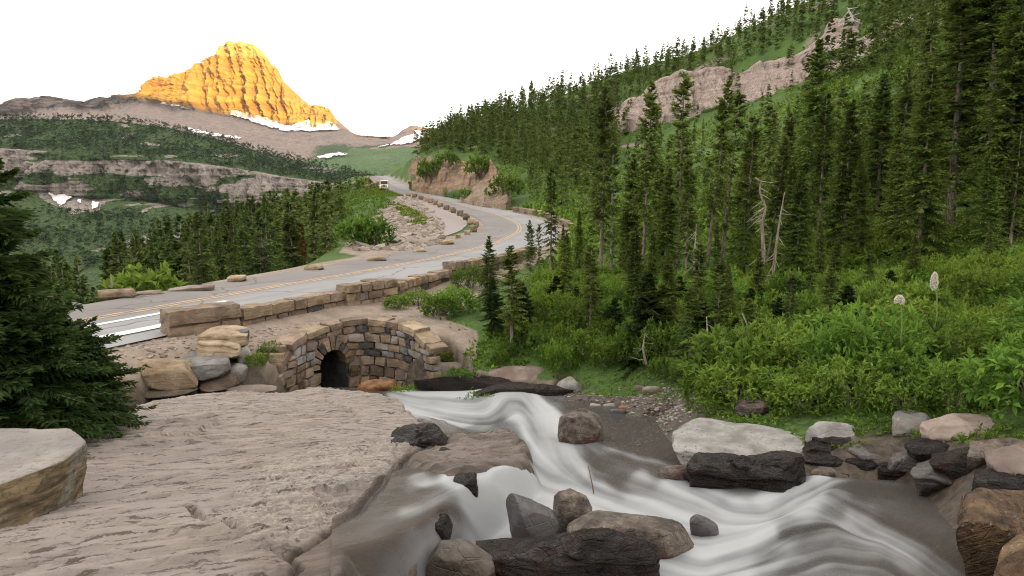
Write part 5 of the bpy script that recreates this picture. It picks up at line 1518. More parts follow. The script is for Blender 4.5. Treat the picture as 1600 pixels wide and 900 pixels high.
for u, vt, Y, s, lab in ((815, 440, 18.5, 1.1, 'slender young fir at the left end of the thicket'), (868, 430, 20, 1.2, 'young fir among the bushes below the slim three'), (930, 440, 18, 1.1, 'young fir at the foot of the first high trunk'), (1060, 430, 17.5, 1.1, 'young fir with bright tips between two high trunks'), (1150, 500, 12.6, 1.2, 'yellowish young fir over the gravel bank'), (1385, 440, 14, 1.1, 'young fir behind the shorter white flower'), (1215, 480, 13.0, 1.1, 'young fir right of the curving dead stem'), (1010, 425, 15.5, 1.2, 'dark low fir hugging the ground under the second tall fir'), (770, 435, 18.5, .8, 'young fir on the bare slope right of the road wall'), (1095, 470, 12.8, 1.2, 'low fir with lit shoots above the mossy bank'),
                         (1320, 470, 12.5, 1.3, 'low drooping fir among the leafy bushes'), (1170, 455, 15.0, 1.2, 'bushy fir at the foot of the dead grey trunk'), (900, 470, 19.0, 1.1, 'low fir before the first tall trunk'),
                         (960, 470, 17.0, 1.2, 'spreading low fir left of the dark one'), (1240, 440, 15.5, 1.2, 'mid-sized fir between the dead trunk and the bright small fir')):
    x, y, _ = W(u, 520, Y); z = float(ground_quick(x, y)); top = float(W(u, vt, Y)[2])
    fir(('young', int(u) % 2), (float(x), float(y), z - .05), max(.9, top - z), lab, 'low firs on the right bank', wide=s)

for u, vt, Y, k_, s, lab in ((765, 402, 20, 'full', 1.3, 'slim fir on the slope just right of the road wall'), (800, 418, 17.5, 'tall', 1.5, 'scraggy fir at the left edge of the thicket'), (885, 392, 20, 'full', 1.2, 'fir below the slim three, nearest the stream'), (922, 415, 17, 'tall', 1.4, 'thin fir before the first high bare trunk'),
                              (990, 388, 18.5, 'full', 1.25, 'fir in front of the second high bare trunk'), (1042, 432, 15.5, 'full', 1.4, 'bushy fir at the top of the mossy bank'), (1088, 415, 16, 'tall', 1.5, 'scraggy fir left of the leaning pair'), (1135, 448, 14, 'full', 1.3, 'fir above the gravel bank'), (1182, 425, 16, 'full', 1.3, 'fir hiding the foot of the dead grey trunk'),
                              (1262, 440, 14.5, 'tall', 1.5, 'fir with thin skirts below the bright small one'), (1302, 405, 16.5, 'full', 1.25, 'fir rising over the bushes left of the white flowers'), (1355, 425, 15, 'tall', 1.4, 'scraggy fir directly left of the shorter white flower'), (1425, 398, 16.5, 'full', 1.2, 'dark fir between the two white flowers, farther back'), (1075, 482, 12.5, 'tall', 1.5, 'spindly fir just behind the gravel bank'), (1120, 440, 13, 'bare', 1.6, 'half-bare spindly fir over the thin dead stem'), (1166, 500, 11.6, 'tall', 1.6, 'short ragged fir beside the curving dead stem'), (1232, 462, 12.5, 'bare', 1.6, 'thin ragged fir above the pale boulder'), (1292, 452, 12.4, 'tall', 1.5, 'ragged fir over the left end of the dark ledge'), (1336, 505, 10.8, 'tall', 1.6, 'short fir in the bushes near the hanging dead branch'), (1540, 385, 17, 'full', 1.25, 'dark fir behind the tall grass at right')):
    fir_px((k_, int(u) % {'full': 4, 'tall': 3, 'bare': 2}[k_]), u, vt - 32, Y, lab, 'firs rising out of the thicket', None, s * .85)

# ---- the woods
def inpoly(u, v, poly): return sdist(np.stack([u, v], -1), poly) < 0
WOODS = []
def scatter(n, xr, yr, poly, hr, sp, seed, dens=1.0, check=None):
    r = np.random.default_rng(seed)
    x = r.uniform(*xr, n); y = np.exp(r.uniform(np.log(yr[0]), np.log(yr[1]), n)) if yr[0] > 0 else r.uniform(*yr, n)
    z = ground_quick(x, y); u, v = proj(np.stack([x, y, z], -1))
    ok = inpoly(u, v, poly) & (r.random(n) < dens)
    d, arc, side = polydist(np.stack([x, y], -1), ROAD[:, :2])
    ok &= d > 6.5
    ut, vt = proj(np.stack([x, y, z + hr[1] * .8], -1))
    cbl = np.array([(960, 194), (1085, 186), (1190, 160), (1300, 125), (1370, 96), (1460, 90)], float); cb_ = np.interp(ut, cbl[:, 0], cbl[:, 1])
    cbl2 = np.array([(900, 205), (960, 194), (1085, 186), (1190, 160), (1300, 128), (1370, 108), (1450, 96), (1500, 30), (1540, -60)], float)
    clf = [(970, 190), (965, 160), (1035, 118), (1160, 106), (1235, 76), (1300, 60), (1300, 122), (1190, 158), (1085, 184)]
    if y.size and seed in (4,): ok &= ~((inpoly(ut, vt, clf) | inpoly((u + ut) / 2, (v + vt) / 2, clf)) & (r.random(n) < (.96 if seed in (1, 5, 6) else .9)))
    if check is not None: ok &= check(x, y, z, u, v)
    for i in np.nonzero(ok)[0]:
        H = r.uniform(*hr)
        if seed in (1, 2, 5, 6) and v[i] > np.interp(u[i], cbl2[:, 0], cbl2[:, 1]):
            hm = float(W(float(u[i]), np.interp(u[i], cbl2[:, 0], cbl2[:, 1]) + r.uniform(0, 60) * (u[i] < 1400), y[i])[2]) - z[i]
            if r.random() > .05: H = min(H, hm)
            if H < 2.2: continue
        s_ = sp * (.8 + .5 * r.random())
        cell = (int(x[i] // 4), int(y[i] // 4))
        if any((x[i] - a) ** 2 + (y[i] - b) ** 2 < s_ * s_ for cx in (-1, 0, 1) for cy_ in (-1, 0, 1) for a, b in GRID_.get((cell[0] + cx, cell[1] + cy_), ())): continue
        GRID_.setdefault(cell, []).append((x[i], y[i]))
        WOODS.append((x[i], y[i], z[i], H, seed))
GRID_ = {}
D1 = [(1150, 440), (1170, 330), (1200, 240), (1245, 165), (1300, 105), (1370, 60), (1450, 30), (1500, -40), (1800, -260), (1800, 470), (1500, 420), (1330, 440)]
scatter(5200, (6, 95), (19, 135), D1, (5, 11.5), 3.1, 1)
scatter(5200, (6, 95), (20, 135), D1, (1.8, 4.2), 2.2, 1, .6)
scatter(1500, (2, 40), (26, 75), [(880, 420), (900, 345), (1000, 325), (1150, 330), (1160, 440), (1000, 440)], (4, 6.5), 3.2, 2, .7)
D3 = [(640, 246), (690, 208), (850, 168), (960, 128), (985, 195), (960, 250), (905, 300), (860, 280), (800, 258), (700, 236)]
scatter(9000, (-70, 60), (110, 320), D3, (5.5, 10.5), 2.9, 3)
D4 = [(960, 120), (1100, 86), (1180, 47), (1250, 17), (1500, -100), (1470, 20), (1290, 60), (1180, 95), (1100, 112), (985, 160)]
scatter(6000, (30, 170), (140, 275), D4, (4.5, 8.5), 2.8, 4, .9)
scatter(3000, (-30, 60), (60, 170), [(800, 262), (905, 300), (985, 260), (1110, 270), (1150, 330), (900, 345), (840, 310)], (3.5, 7), 4.5, 5, .35)
scatter(2500, (20, 90), (90, 200), [(985, 195), (1110, 180), (1250, 160), (1200, 260), (1110, 280), (980, 262)], (4, 7.5), 5.5, 6, .5)
scatter(900, (30, 140), (130, 200), [(965, 150), (1290, 70), (1340, 60), (1300, 130), (1100, 185), (970, 195)], (4, 8), 9, 7, .25)
# valley side
TOPL = np.array([(-300, 400), (100, 392), (150, 384), (210, 366), (260, 350), (310, 330), (350, 315), (400, 308), (440, 304), (500, 292), (540, 282), (570, 272), (620, 272)], float)
def valley(x, y, z, u, v):
    return (x < -10) & ~((u > 535) & (y < 150)) & ~((u > 520) & (y < 60)) & (u < 580)
r0 = len(WOODS)
scatter(9000, (-190, -10), (26, 250), [(-200, 330), (540, 255), (620, 280), (560, 320), (560, 520), (-200, 1200)], (11, 22), 2.9, 8, 1.0, valley)
out = []
for x, y, z, H, sd in WOODS[r0:]:
    u, v = proj(np.array((x, y, z)))
    lim = np.interp(float(u), TOPL[:, 0], TOPL[:, 1]) + random.uniform(-9, 22)
    hmax = float(W(float(u), lim, y)[2]) - z
    H = min(H, hmax)
    if H > 3.0: out.append((x, y, z, H, sd))
WOODS[r0:] = out
WOODS.sort(key=lambda t: -(t[3] / max(t[1], 1)))
# the ones that stand in the picture, largest first, are trees of their own; the rest is one wood
uw, vw = proj(np.array([(t[0], t[1], t[2] + t[3] * .6) for t in WOODS]))
seen = [(t, -140 <= a <= 1740 and b > -200) for t, a, b in zip(WOODS, uw, vw)]
NIND = 250
REG = {1: ('dark fir in the dense wood on the right slope', 'firs of the dense wood on the right slope'), 2: ('fir in the open stand behind the tall bare trunks', 'firs behind the tall bare trunks'), 3: ('fir in the wood above the road cut', 'firs above the road cut'),
       4: ('fir on the skyline above the pale cliff', 'skyline firs above the cliff'), 5: ('small fir among the green scrub above the bend', 'small firs in the scrub above the bend'), 6: ('lone small fir on the green meadow below the cliff', 'firs on the meadow below the cliff'),
       7: ('fir rooted at the pale cliff', 'firs at the cliff'), 8: ('fir in the valley wood left of the road', 'firs of the valley wood left of the road')}
rest = []; n_i = 0
for t, s_ in seen:
    if s_ and n_i < NIND:
        n_i += 1
        x, y, z, H, sd = t
        key = ('full', random.randrange(4)) if y < 42 else ('mid', random.randrange(4))
        if sd == 1 and y < 40 and random.random() < .25: key = ('tall', random.randrange(3))
        if sd == 8 and y > 30: key = ('mid', random.randrange(4))
        fir(key, (x, y, z - .15), H, REG[sd][0], REG[sd][1], (random.uniform(-.02, .02), random.uniform(-.02, .02)), wide=random.uniform(.68, 1.15) * (1.3 if H < 5 else 1))
    else:
        rest.append(t)
def wood_mesh(name, items, keys, mat):
    Vs, Fs, As, n = [], [], [], 0
    for x, y, z, H, _ in items:
        V, F, A = FIRS[keys[random.randrange(len(keys))]][3]
        a = random.uniform(0, 6.28); s = H / 10.0; w = s * random.uniform(.8, 1.2)
        ca, sa_ = math.cos(a), math.sin(a)
        Q = np.stack([(V[:, 0] * ca - V[:, 1] * sa_) * w + x, (V[:, 0] * sa_ + V[:, 1] * ca) * w + y, V[:, 2] * s + z], -1)
        Vs.append(Q); Fs.append(F + n); As.append(np.clip(A + random.uniform(-.2, .2), 0, 1)); n += len(Q)
    return mesh_np(name, np.concatenate(Vs), np.concatenate(Fs), mat, False, {'tint': np.concatenate(As)})
near_rest = [t for t in rest if 40 < t[1] < 85][:700]; far_rest = [t for t in rest if t[1] >= 85]
print('woods', len(WOODS), n_i, len(near_rest), len(far_rest))
add('fir_wood', wood_mesh('fir_wood', near_rest + far_rest, [('far', 0), ('far', 1), ('far', 2)], NEEDLE_B), kind='stuff')
for u, vt, Y, lab in ((512, 338, 60, 'rust-brown dying fir in the valley wood, right one'), (474, 352, 55, 'rust-brown dying fir in the valley wood, left one'),):
    x = float(W(u, 400, Y)[0]); z = float(ground_quick(x, Y)); top = float(W(u, vt, Y)[2])
    fir(('rust', 0), (x, Y, z), max(4, top - z), lab, None, wide=.8)

# ---- the far wooded hill: thousands of firs that read as one wood
r = np.random.default_rng(77)
n = 15000
ti = r.uniform(1.0, 4.6, n); ui = r.uniform(-200, 640, n)
rowf = np.interp(ti, T3[:, 0], np.arange(T3.shape[0])); colf = np.interp(ui, U3[0], np.arange(U3.shape[1]))
ri, ci = rowf.astype(int), colf.astype(int)
pp = P3[ri, ci]; vgp = vg3[ri, ci]
dn = fbm(pp[:, 0] / 60, pp[:, 1] / 60 + pp[:, 2] / 30, octv=4, seed=78)
pr = np.where(ti < 2, .95 - .5 * sstep(-.2, -.4, dn), np.where(ti < 3, .22 + .5 * sstep(.1, .3, dn), np.where(ti < 3.6, .05 + .9 * sstep(.15, .35, dn), .25 + .7 * sstep(-.1, .2, dn))))
ok = (vgp > .45) & (r.random(n) < pr)
near_crest = (ti < 1.05)
items = [(p[0], p[1], p[2] - 1, h, 0) for p, h in zip(pp[ok], r.uniform(7, 13, ok.sum()))]
ncr = 260
ui = r.uniform(-150, 600, ncr); cj = np.interp(ui, U3[0], np.arange(U3.shape[1])).astype(int)
i1 = int(np.argmin(np.abs(T3[:, 0] - 1.0)))
items += [(P3[i1 + 1, j, 0], P3[i1 + 1, j, 1], P3[i1 + 1, j, 2] - 1, h, 0) for j, h in zip(cj, r.uniform(8, 15, ncr))]
fir_kind(('tiny', 0), seed=581, mat=NEEDLE_B, nb=10, Rb=1.7, T=1, tl=2.0, tw=1.0, ragged=.3)
fir_kind(('tiny', 1), seed=582, mat=NEEDLE_B, nb=11, Rb=1.6, T=1, tl=2.0, tw=1.0, ragged=.3)
NEEDLE_F = needle_mat('distant_fir_needles', (.020, .038, .018), (.060, .095, .034), .1)
print('far firs', len(items))
add('far_forest', wood_mesh('far_forest', items, [('tiny', 0), ('tiny', 1)], NEEDLE_F), kind='stuff')

# ---- leafy shrubs
def leaf_set(centres, dirs, r, n_leaf, ln, wd, tint, up=.5):
    """rosettes of folded leaves at the centres"""
    C = np.repeat(centres, n_leaf, 0); D0 = np.repeat(dirs, n_leaf, 0); N = len(C)
    d = norm(D0 * .55 + r.normal(0, .62, (N, 3)) + np.array([0, 0, .25 * up]))
    l = ln * (.6 + .7 * r.random(N)); w = wd * (.7 + .5 * r.random(N))
    sd = norm(np.cross(d, np.array([0, 0, 1.0]) + r.normal(0, .3, (N, 3))))
    nm = np.cross(sd, d)
    a = C + d * (l * .06)[:, None]; c = C + d * l[:, None] - nm * (l * .12)[:, None]
    mid = C + d * (l * .5)[:, None]
    b = mid + sd * w[:, None] * .5 + nm * (w * .18)[:, None]; e = mid - sd * w[:, None] * .5 + nm * (w * .18)[:, None]
    V = np.stack([a, b, c, e], 1).reshape(-1, 3)
    k = np.arange(N)[:, None] * 4
    F = np.concatenate([k + (0, 1, 2), k + (0, 2, 3)])
    t = np.clip(np.repeat(tint, n_leaf) + r.normal(0, .15, N), 0, 1)
    return V, F, np.repeat(t, 4)

def shrub_arrays(seed, nc=330, nl=8, ln=.062, wd=.028, R0=.6, flat=.8):
    r = np.random.default_rng(seed)
    a = r.random(nc) * 2 * math.pi; ct = r.random(nc) ** .8 * 1.05 - .1
    st = np.sqrt(np.clip(1 - ct ** 2, 0, 1))
    d = np.stack([st * np.cos(a), st * np.sin(a), ct], -1)
    lump = 1 + .38 * fbm(d[:, 0] * 2.2 + seed, d[:, 1] * 2.2, d[:, 2] * 2.2, octv=3, seed=seed)
    rad = R0 * lump * (.62 + .42 * r.random(nc))
    C = d * rad[:, None] * (1, 1, flat)
    tint = np.clip(.15 + .6 * (rad / R0 - .5) + .25 * ct, 0, 1)  # outer and upper leaves paler, inner darker: highlights and shaded gaps put into colour
    V, F, A = leaf_set(C, d, r, nl, ln, wd, tint)
    tm = MB()
    for i in r.choice(nc, 22, False):
        tm.tube([(d[i, 0] * .05, d[i, 1] * .05, -.15), C[i] * (.45, .45, .4) + (0, 0, .02), C[i]], (.010, .007, .003), 3, cap=False)
    return V, F, A, tm
SHR = []
for i in range(5):
    V, F, A, tm = shrub_arrays(600 + i, nc=300, nl=7, ln=.085 + .012 * (i % 3), wd=.036 + .008 * (i % 2))
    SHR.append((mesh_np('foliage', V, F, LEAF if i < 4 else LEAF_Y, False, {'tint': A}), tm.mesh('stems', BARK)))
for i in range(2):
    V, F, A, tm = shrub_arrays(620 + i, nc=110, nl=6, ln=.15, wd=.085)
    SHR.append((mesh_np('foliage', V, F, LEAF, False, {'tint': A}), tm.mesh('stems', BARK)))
def shrub(k, x, y, z, s, label, group, hz=1.0, name='shrub'):
    t = bpy.data.objects.new(name, None); COL.objects.link(t); t.empty_display_size = .2
    t.location = (x, y, z + .12 * s); t.scale = (s, s, s * hz); t.rotation_euler = (0, 0, random.uniform(0, 6.28))
    tag(t, label, 'shrub', group)
    add('foliage', SHR[k][0], t); add('stems', SHR[k][1], t)
    return t
ns_ = 0
BANK = [(770, 575), (790, 548), (830, 500), (850, 470), (860, 430), (960, 440), (1050, 450), (1200, 470), (1320, 470), (1500, 440), (1750, 400), (1750, 690), (1600, 695), (1560, 672), (1420, 660), (1300, 652), (1200, 640), (1085, 628), (1040, 590), (960, 590), (870, 584), (800, 572)]
pts_s = []
r = np.random.default_rng(91)
for _ in range(24000):
    y = math.exp(r.uniform(math.log(6.2), math.log(30))); x = r.uniform(-1.2, .85) * y + .3
    z = float(ground_quick(x, y)); u, v = proj(np.array((x, y, z)))
    if sdist(np.array([[u, v]]), BANK)[0] > 0: continue
    g = sdist(np.array([[u, v]]), [(1430, 560), (1470, 500), (1640, 490), (1640, 590), (1500, 590)])[0] < 0
    s = r.uniform(.6, 1.5) * (.5 if g else 1) * (1.0 if y < 11.5 else .72)
    if any((x - a) ** 2 + (y - b) ** 2 < (.31 * (s + c)) ** 2 for a, b, c in pts_s): continue
    pts_s.append((x, y, s))
    nr = 'left' if u < 1000 else ('middle' if u < 1330 else 'right')
    lab = {'left': 'broad-leaved green shrub in the thicket between the bare slope and the mossy bank', 'middle': 'broad-leaved green shrub in the thicket above the pale boulder', 'right': 'broad-leaved green shrub in the bright thicket round the white flower spikes'}[nr]
    shrub(r.integers(0, 5), x, y, z, s, lab, {'left': 'shrubs of the thicket by the mossy bank', 'middle': 'shrubs of the thicket above the pale boulder', 'right': 'shrubs round the white flower spikes'}[nr], r.uniform(.9, 1.35) * (1.25 if y > 12 else 1)); ns_ += 1
    if ns_ >= 270: break
print('shrubs', ns_)
def gpt(u, v, Y):
    x, y, _ = W(u, v, Y); return float(x), float(y), float(ground_quick(x, y))
for u, v, Y, s, k, lab in ((425, 540, 15.9, .62, 2, 'small low bush on the earth beside the culvert steps'), (398, 560, 15.2, .45, 1, 'green tuft growing between the heap and the rough steps'), (405, 596, 14.6, .45, 3, 'green tuft at the foot of the rough steps'),
                           (735, 438, 26, 1.3, 0, 'dark bush before the far raised stretch of road wall'), (690, 500, 20, 1.0, 1, 'low scrub on the bare slope, left patch'), (715, 490, 21, 1.2, 2, 'low scrub on the bare slope, right patch'), (655, 480, 22, .8, 0, 'green tuft at the foot of the road wall'), (620, 482, 21, .7, 3, 'low plants along the foot of the road wall'),
                           (632, 580, 15.8, .75, 4, 'bright yellow-green tuft at the right wing of the culvert'), (660, 562, 16.4, .6, 4, 'yellow-green tuft on the bank above the culvert wing'), (708, 604, 13.9, .55, 4, 'mossy yellow tuft on the black rock by the foam'), (748, 585, 14, .75, 4, 'bright leafy clump on the flat bank slabs'), (690, 545, 17.5, .6, 4, 'grassy tuft on the edge of the bare slope'), (720, 560, 16, .8, 3, 'leafy clump between bare slope and stream'),
                           (748, 262, 128, 4.5, 5, 'dark round bush on top of the rock cut'), (700, 252, 142, 4.0, 6, 'spreading bush on the brow of the rock cut'), (672, 268, 150, 5.0, 5, 'bush clinging to the grey end of the rock cut'), (790, 292, 108, 4.0, 6, 'leafy bush at the right foot of the rock cut'), (726, 300, 117, 2.4, 5, 'small bush halfway up the rock cut'), (585, 392, 44, 2.4, 5, 'round leafy bush beyond the road edge, right one of two'), (560, 396, 44, 2.2, 6, 'round leafy bush beyond the road edge, left one of two'), (228, 446, 32, 2.6, 6, 'pale green leafy bush against the dark valley firs')):
    x, y, z = gpt(u, v, Y); z2 = float(W(u, v, Y)[2])
    if Y > 30: z = max(z, z2 - 1.2)
    shrub(k, x, y, z, s, lab, None, 1.1 if Y < 30 else 1.3)

# ---- ground cover: herbs, grass and far scrub
def cover(n, sampler, seed, nl, ln, wd, mat, name, up=.6, lift=.0):
    r = np.random.default_rng(seed)
    P = sampler(r, n)
    d = norm(r.normal(0, .5, (len(P), 3)) + np.array([0, 0, .8]))
    V, F, A = leaf_set(P + np.array([0, 0, lift]) , d, r, nl, ln, wd, r.random(len(P)), up)
    add(name, mesh_np(name, V, F, mat, False, {'tint': A}), kind='stuff')
def bank_sample(poly, yr, keepf=None):
    def f(r, n):
        y = np.exp(r.uniform(np.log(yr[0]), np.log(yr[1]), n)); x = r.uniform(-.75, .95, n) * y
        z = ground_quick(x, y); u, v = proj(np.stack([x, y, z], -1))
        ok = inpoly(u, v, poly) & (sdist(np.stack([x, y], -1), STREAM) > .12)
        ok &= fbm(x / .7, y / .7, octv=3, seed=93) > (-.25 if keepf is None else keepf)
        return np.stack([x, y, z], -1)[ok]
    return f
HERB = [(690, 590), (745, 560), (760, 520), (830, 470), (860, 430), (1000, 430), (1320, 450), (1800, 380), (1800, 720), (1560, 690), (1260, 690), (1100, 650), (1050, 640), (1010, 640), (880, 615), (790, 606)]
cover(26000, bank_sample(HERB, (5.6, 28)), 95, 5, .055, .024, LEAF_Y, 'undergrowth', lift=.03)
cover(40000, bank_sample([(690, 590), (760, 520), (850, 400), (900, 340), (1100, 360), (1400, 340), (1900, 300), (1900, 640), (1000, 560)], (13, 60), -.45), 115, 5, .13, .055, LEAF_Y, 'undergrowth', lift=.06)
cover(14000, bank_sample([(1010, 650), (1060, 640), (1260, 660), (1560, 660), (1900, 700), (1900, 800), (1560, 720), (1260, 700), (1070, 670)], (4.4, 10), -.35), 116, 5, .040, .018, LEAF_Y, 'undergrowth', lift=.015)
cover(9000, bank_sample([(640, 520), (700, 505), (760, 490), (780, 440), (840, 420), (850, 470), (770, 560), (720, 600), (640, 600), (610, 575), (660, 560)], (12, 30), .12), 96, 5, .07, .03, LEAF_Y, 'undergrowth')
def grass(name, n, sampler, seed, hgt, wd, mat):
    r = np.random.default_rng(seed)
    P = sampler(r, n); N = len(P)
    h = hgt * (.5 + .8 * r.random(N)); a = r.random(N) * 6.28; w = wd
    sd = np.stack([np.cos(a), np.sin(a), 0 * a], -1); ln = np.stack([-np.sin(a), np.cos(a), 0 * a], -1) * r.normal(0, .35, N)[:, None]
    V = np.stack([P - sd * w / 2, P + sd * w / 2, P + ln * (h * .5)[:, None] + np.array([0, 0, 1]) * (h * .6)[:, None] + sd * w * .35, P + ln * (h * .5)[:, None] + np.array([0, 0, 1]) * (h * .6)[:, None] - sd * w * .35,
                  P + ln * (h * 1.3)[:, None] + np.array([0, 0, 1]) * h[:, None]], 1).reshape(-1, 3)
    k = np.arange(N)[:, None] * 5
    t = np.repeat(r.random(N), 5)
    add(name, mesh_np(name, V, [k + (0, 1, 2, 3), k + (3, 2, 4)], mat, False, {'tint': t}), kind='stuff')
GRASSM = needle_mat('grass_blades', (.07, .125, .02), (.17, .24, .05), 0)
grass('grass', 9000, bank_sample([(1380, 560), (1440, 500), (1500, 480), (1750, 470), (1750, 600), (1500, 600)], (7, 13), -1), 97, .30, .008, GRASSM)
grass('grass', 7000, bank_sample([(880, 600), (960, 590), (1060, 600), (1090, 640), (1010, 640), (900, 620), (790, 612), (690, 600)], (8, 16), -.3), 98, .06, .006, GRASSM)
grass('grass', 4000, bank_sample([(640, 530), (720, 520), (735, 560), (690, 590), (640, 600), (610, 580)], (12, 20), .05), 99, .13, .008, GRASSM)
def far_sample(poly, xr, yr, thr=-.3, sc=8.0, gap=4.6):
    def f(r, n):
        y = np.exp(r.uniform(np.log(yr[0]), np.log(yr[1]), n)); x = r.uniform(*xr, n)
        z = ground_quick(x, y); u, v = proj(np.stack([x, y, z], -1))
        d, arc, side = polydist(np.stack([x, y], -1), ROAD[:, :2])
        ok = inpoly(u, v, poly) & (d > gap) & (fbm(x / sc, y / sc, octv=3, seed=94) > thr)
        ok &= ~((side > 0) & (d < 9.5) & (arc > PATH_A) & (arc < PATH_B))
        return np.stack([x, y, z], -1)[ok]
    return f
cover(42000, far_sample([(640, 262), (800, 240), (990, 170), (1300, 60), (1700, -200), (1700, 400), (1000, 440), (850, 420), (830, 330), (700, 300)], (-40, 140), (34, 260), -.25), 101, 4, .62, .34, LEAF, 'scrub', lift=.15)
cover(60000, far_sample([(690, 206), (850, 160), (960, 112), (1100, 78), (1250, 8), (1500, -100), (1480, 40), (1290, 66), (1100, 114), (985, 165), (960, 200), (720, 240)], (-60, 150), (130, 310), -.1), 118, 4, .5, .26, LEAF, 'scrub', lift=.15)
cover(50000, far_sample([(630, 282), (700, 299), (800, 318), (812, 330), (740, 320), (660, 300)], (-45, 14), (85, 200), -.4, 8, 3.7), 119, 5, .38, .2, LEAF_Y, 'scrub', lift=.1)
cover(70000, far_sample([(1140, 450), (1170, 320), (1250, 165), (1300, 110), (1450, 60), (1800, -200), (1800, 440)], (4, 110), (22, 140), -.35, 6), 120, 6, .34, .19, LEAF_Y, 'scrub', lift=.2)
cover(9000, far_sample([(780, 300), (905, 260), (1000, 300), (1000, 400), (880, 420), (850, 340), (700, 300)], (-30, 30), (50, 150), -.35), 102, 5, .42, .22, LEAF_Y, 'scrub', lift=.12)
cover(70000, far_sample([(530, 268), (600, 276), (640, 297), (655, 318), (700, 352), (690, 385), (610, 400), (640, 345), (600, 318), (540, 380), (500, 330)], (-60, 0), (40, 240), -.12), 103, 4, .40, .16, LEAF_Y, 'scrub', lift=.08)
cover(16000, far_sample([(530, 285), (615, 285), (640, 300), (600, 330), (545, 390), (530, 340)], (-60, -8), (60, 200), -.8), 117, 4, .40, .2, LEAF_Y, 'scrub', lift=.1)
grass('grass', 70000, far_sample([(660, 320), (705, 350), (702, 380), (640, 402), (600, 400), (640, 360)], (-30, 5), (38, 115), -.05, 4), 104, .30, .05, GRASSM)
# ================================================================== CLIFFS
CL_PINK = strip_mat('pale_cliff', .2, (.28, .215, .19), (.46, .37, .33), (.04, .075, .022), (.08, .13, .035), .35, .5)
CL_ROAD = strip_mat('road_cut_cliff', .45, (.15, .115, .095), (.36, .235, .15), (.04, .075, .022), (.08, .13, .035), .30, .35)
def cliff(label, top, bot, mat, seed, amp, thick, nu=160, nv=44, vegk=.0):
    top = np.array(top, float); bot = np.array(bot, float)
    us = np.linspace(top[0, 0], top[-1, 0], nu)
    tv, ty = np.interp(us, top[:, 0], top[:, 1]), np.interp(us, top[:, 0], top[:, 2])
    bv, by_ = np.interp(us, bot[:, 0], bot[:, 1]), np.interp(us, bot[:, 0], bot[:, 2])
    T_ = W(us, tv, ty); B_ = W(us, bv, by_)
    rows = [T_ + (0, thick, -thick * .25), T_ + (0, thick * .5, -thick * .02)]
    ts = [-.2, -.1]
    for t in np.linspace(0, 1, nv): rows.append(T_ * (1 - t) + B_ * t); ts.append(t)
    rows.append(B_ + (0, -thick * .3, -thick * .5)); ts.append(1.2)
    P = np.array(rows); t = np.array(ts)[:, None] * np.ones(nu)
    e = np.minimum(np.linspace(0, 1, nu), np.linspace(1, 0, nu))[None] * np.ones_like(t)
    x, z = P[..., 0], P[..., 2]
    k = sstep(-.1, .06, t) * sstep(1.1, .95, t)
    P[..., 1] += k * amp * (-2.0 * np.abs(fbm(x / 3.6, z / 18, octv=4, seed=seed)) - .9 * np.abs(fbm(x / 1.2, z / 5, octv=3, seed=seed + 2)) + .5 * fbm(x / 60, z / 1.3, octv=3, seed=seed + 1)) + sstep(.08, .0, e) * thick
    P[..., 2] += fbm(x / 5, z * 0, octv=4, seed=seed + 3) * amp * 1.3 * sstep(.35, 0, np.abs(t)) 
    vg = vegk + .42 * sstep(.2, .45, fbm(x / 6, z / 4, octv=3, seed=seed + 4)) + .9 * sstep(-.02, -.12, t) + .25 * sstep(.85, 1.05, t)
    add('cliff', mesh_np('cliff', P.reshape(-1, 3), grid_faces(*t.shape)[:, ::-1], mat, True, {'veg': vg}), None, 'structure', label)
cliff('pale pinkish cliff band on the right slope', [(950, 178, 196), (972, 166, 196), (1000, 152, 194), (1030, 124, 192), (1060, 116, 187), (1100, 113, 182), (1160, 113, 174), (1200, 96, 169), (1232, 80, 165), (1262, 70, 161), (1296, 68, 158)],
      [(950, 190, 186), (975, 189, 185), (1040, 184, 179), (1085, 180, 173), (1130, 168, 167), (1190, 154, 160), (1240, 142, 155), (1296, 120, 150)], CL_PINK, 901, 2.6, 9)
cliff('upper step of the pale cliff', [(1286, 66, 156), (1300, 46, 156), (1325, 38, 153), (1345, 40, 150)], [(1286, 84, 150), (1345, 74, 145)], CL_PINK, 911, 2.2, 8, 60, 30)
cliff('right end of the pale cliff among the firs', [(1350, 60, 144), (1380, 46, 142), (1420, 40, 139), (1462, 40, 136)], [(1350, 94, 137), (1462, 88, 129)], CL_PINK, 921, 2.2, 8, 60, 30)
cliff('rust and grey rock cut beside the road', [(634, 270, 172), (644, 254, 170), (654, 244, 165), (668, 248, 160), (690, 246, 155), (702, 254, 150), (722, 251, 144), (745, 259, 137), (765, 262, 130), (786, 274, 121)],
      [(636, 284, 163), (650, 290, 157), (680, 298, 143), (710, 306, 130), (740, 313, 119), (765, 314, 113), (786, 312, 109)], CL_ROAD, 931, 2.8, 7, 150, 40, .12)

m = NT('scree_slope'); n1 = m.noise(.5, 6, .65); n2 = m.noise(3.0, 5, .6)
SCREE_S = m.done(m.mix(m.ramp(m.math('ADD', m.math('MULTIPLY', n1, .5), m.math('MULTIPLY', n2, .5)), .38, .6), (.15, .105, .075), (.30, .235, .18)), .9, m.bump(n2, 1.0, .3), .1)
cliff('tan scree slope at the right end of the rock cut', [(716, 306, 121), (728, 298, 122), (745, 284, 122), (764, 277, 121), (780, 274, 119), (788, 284, 116), (798, 304, 106)], [(712, 310, 120), (728, 313, 114), (745, 316, 109), (765, 319, 105), (784, 319, 103), (792, 317, 102), (806, 312, 101)], SCREE_S, 941, 1.5, 6, 90, 50, -.6)
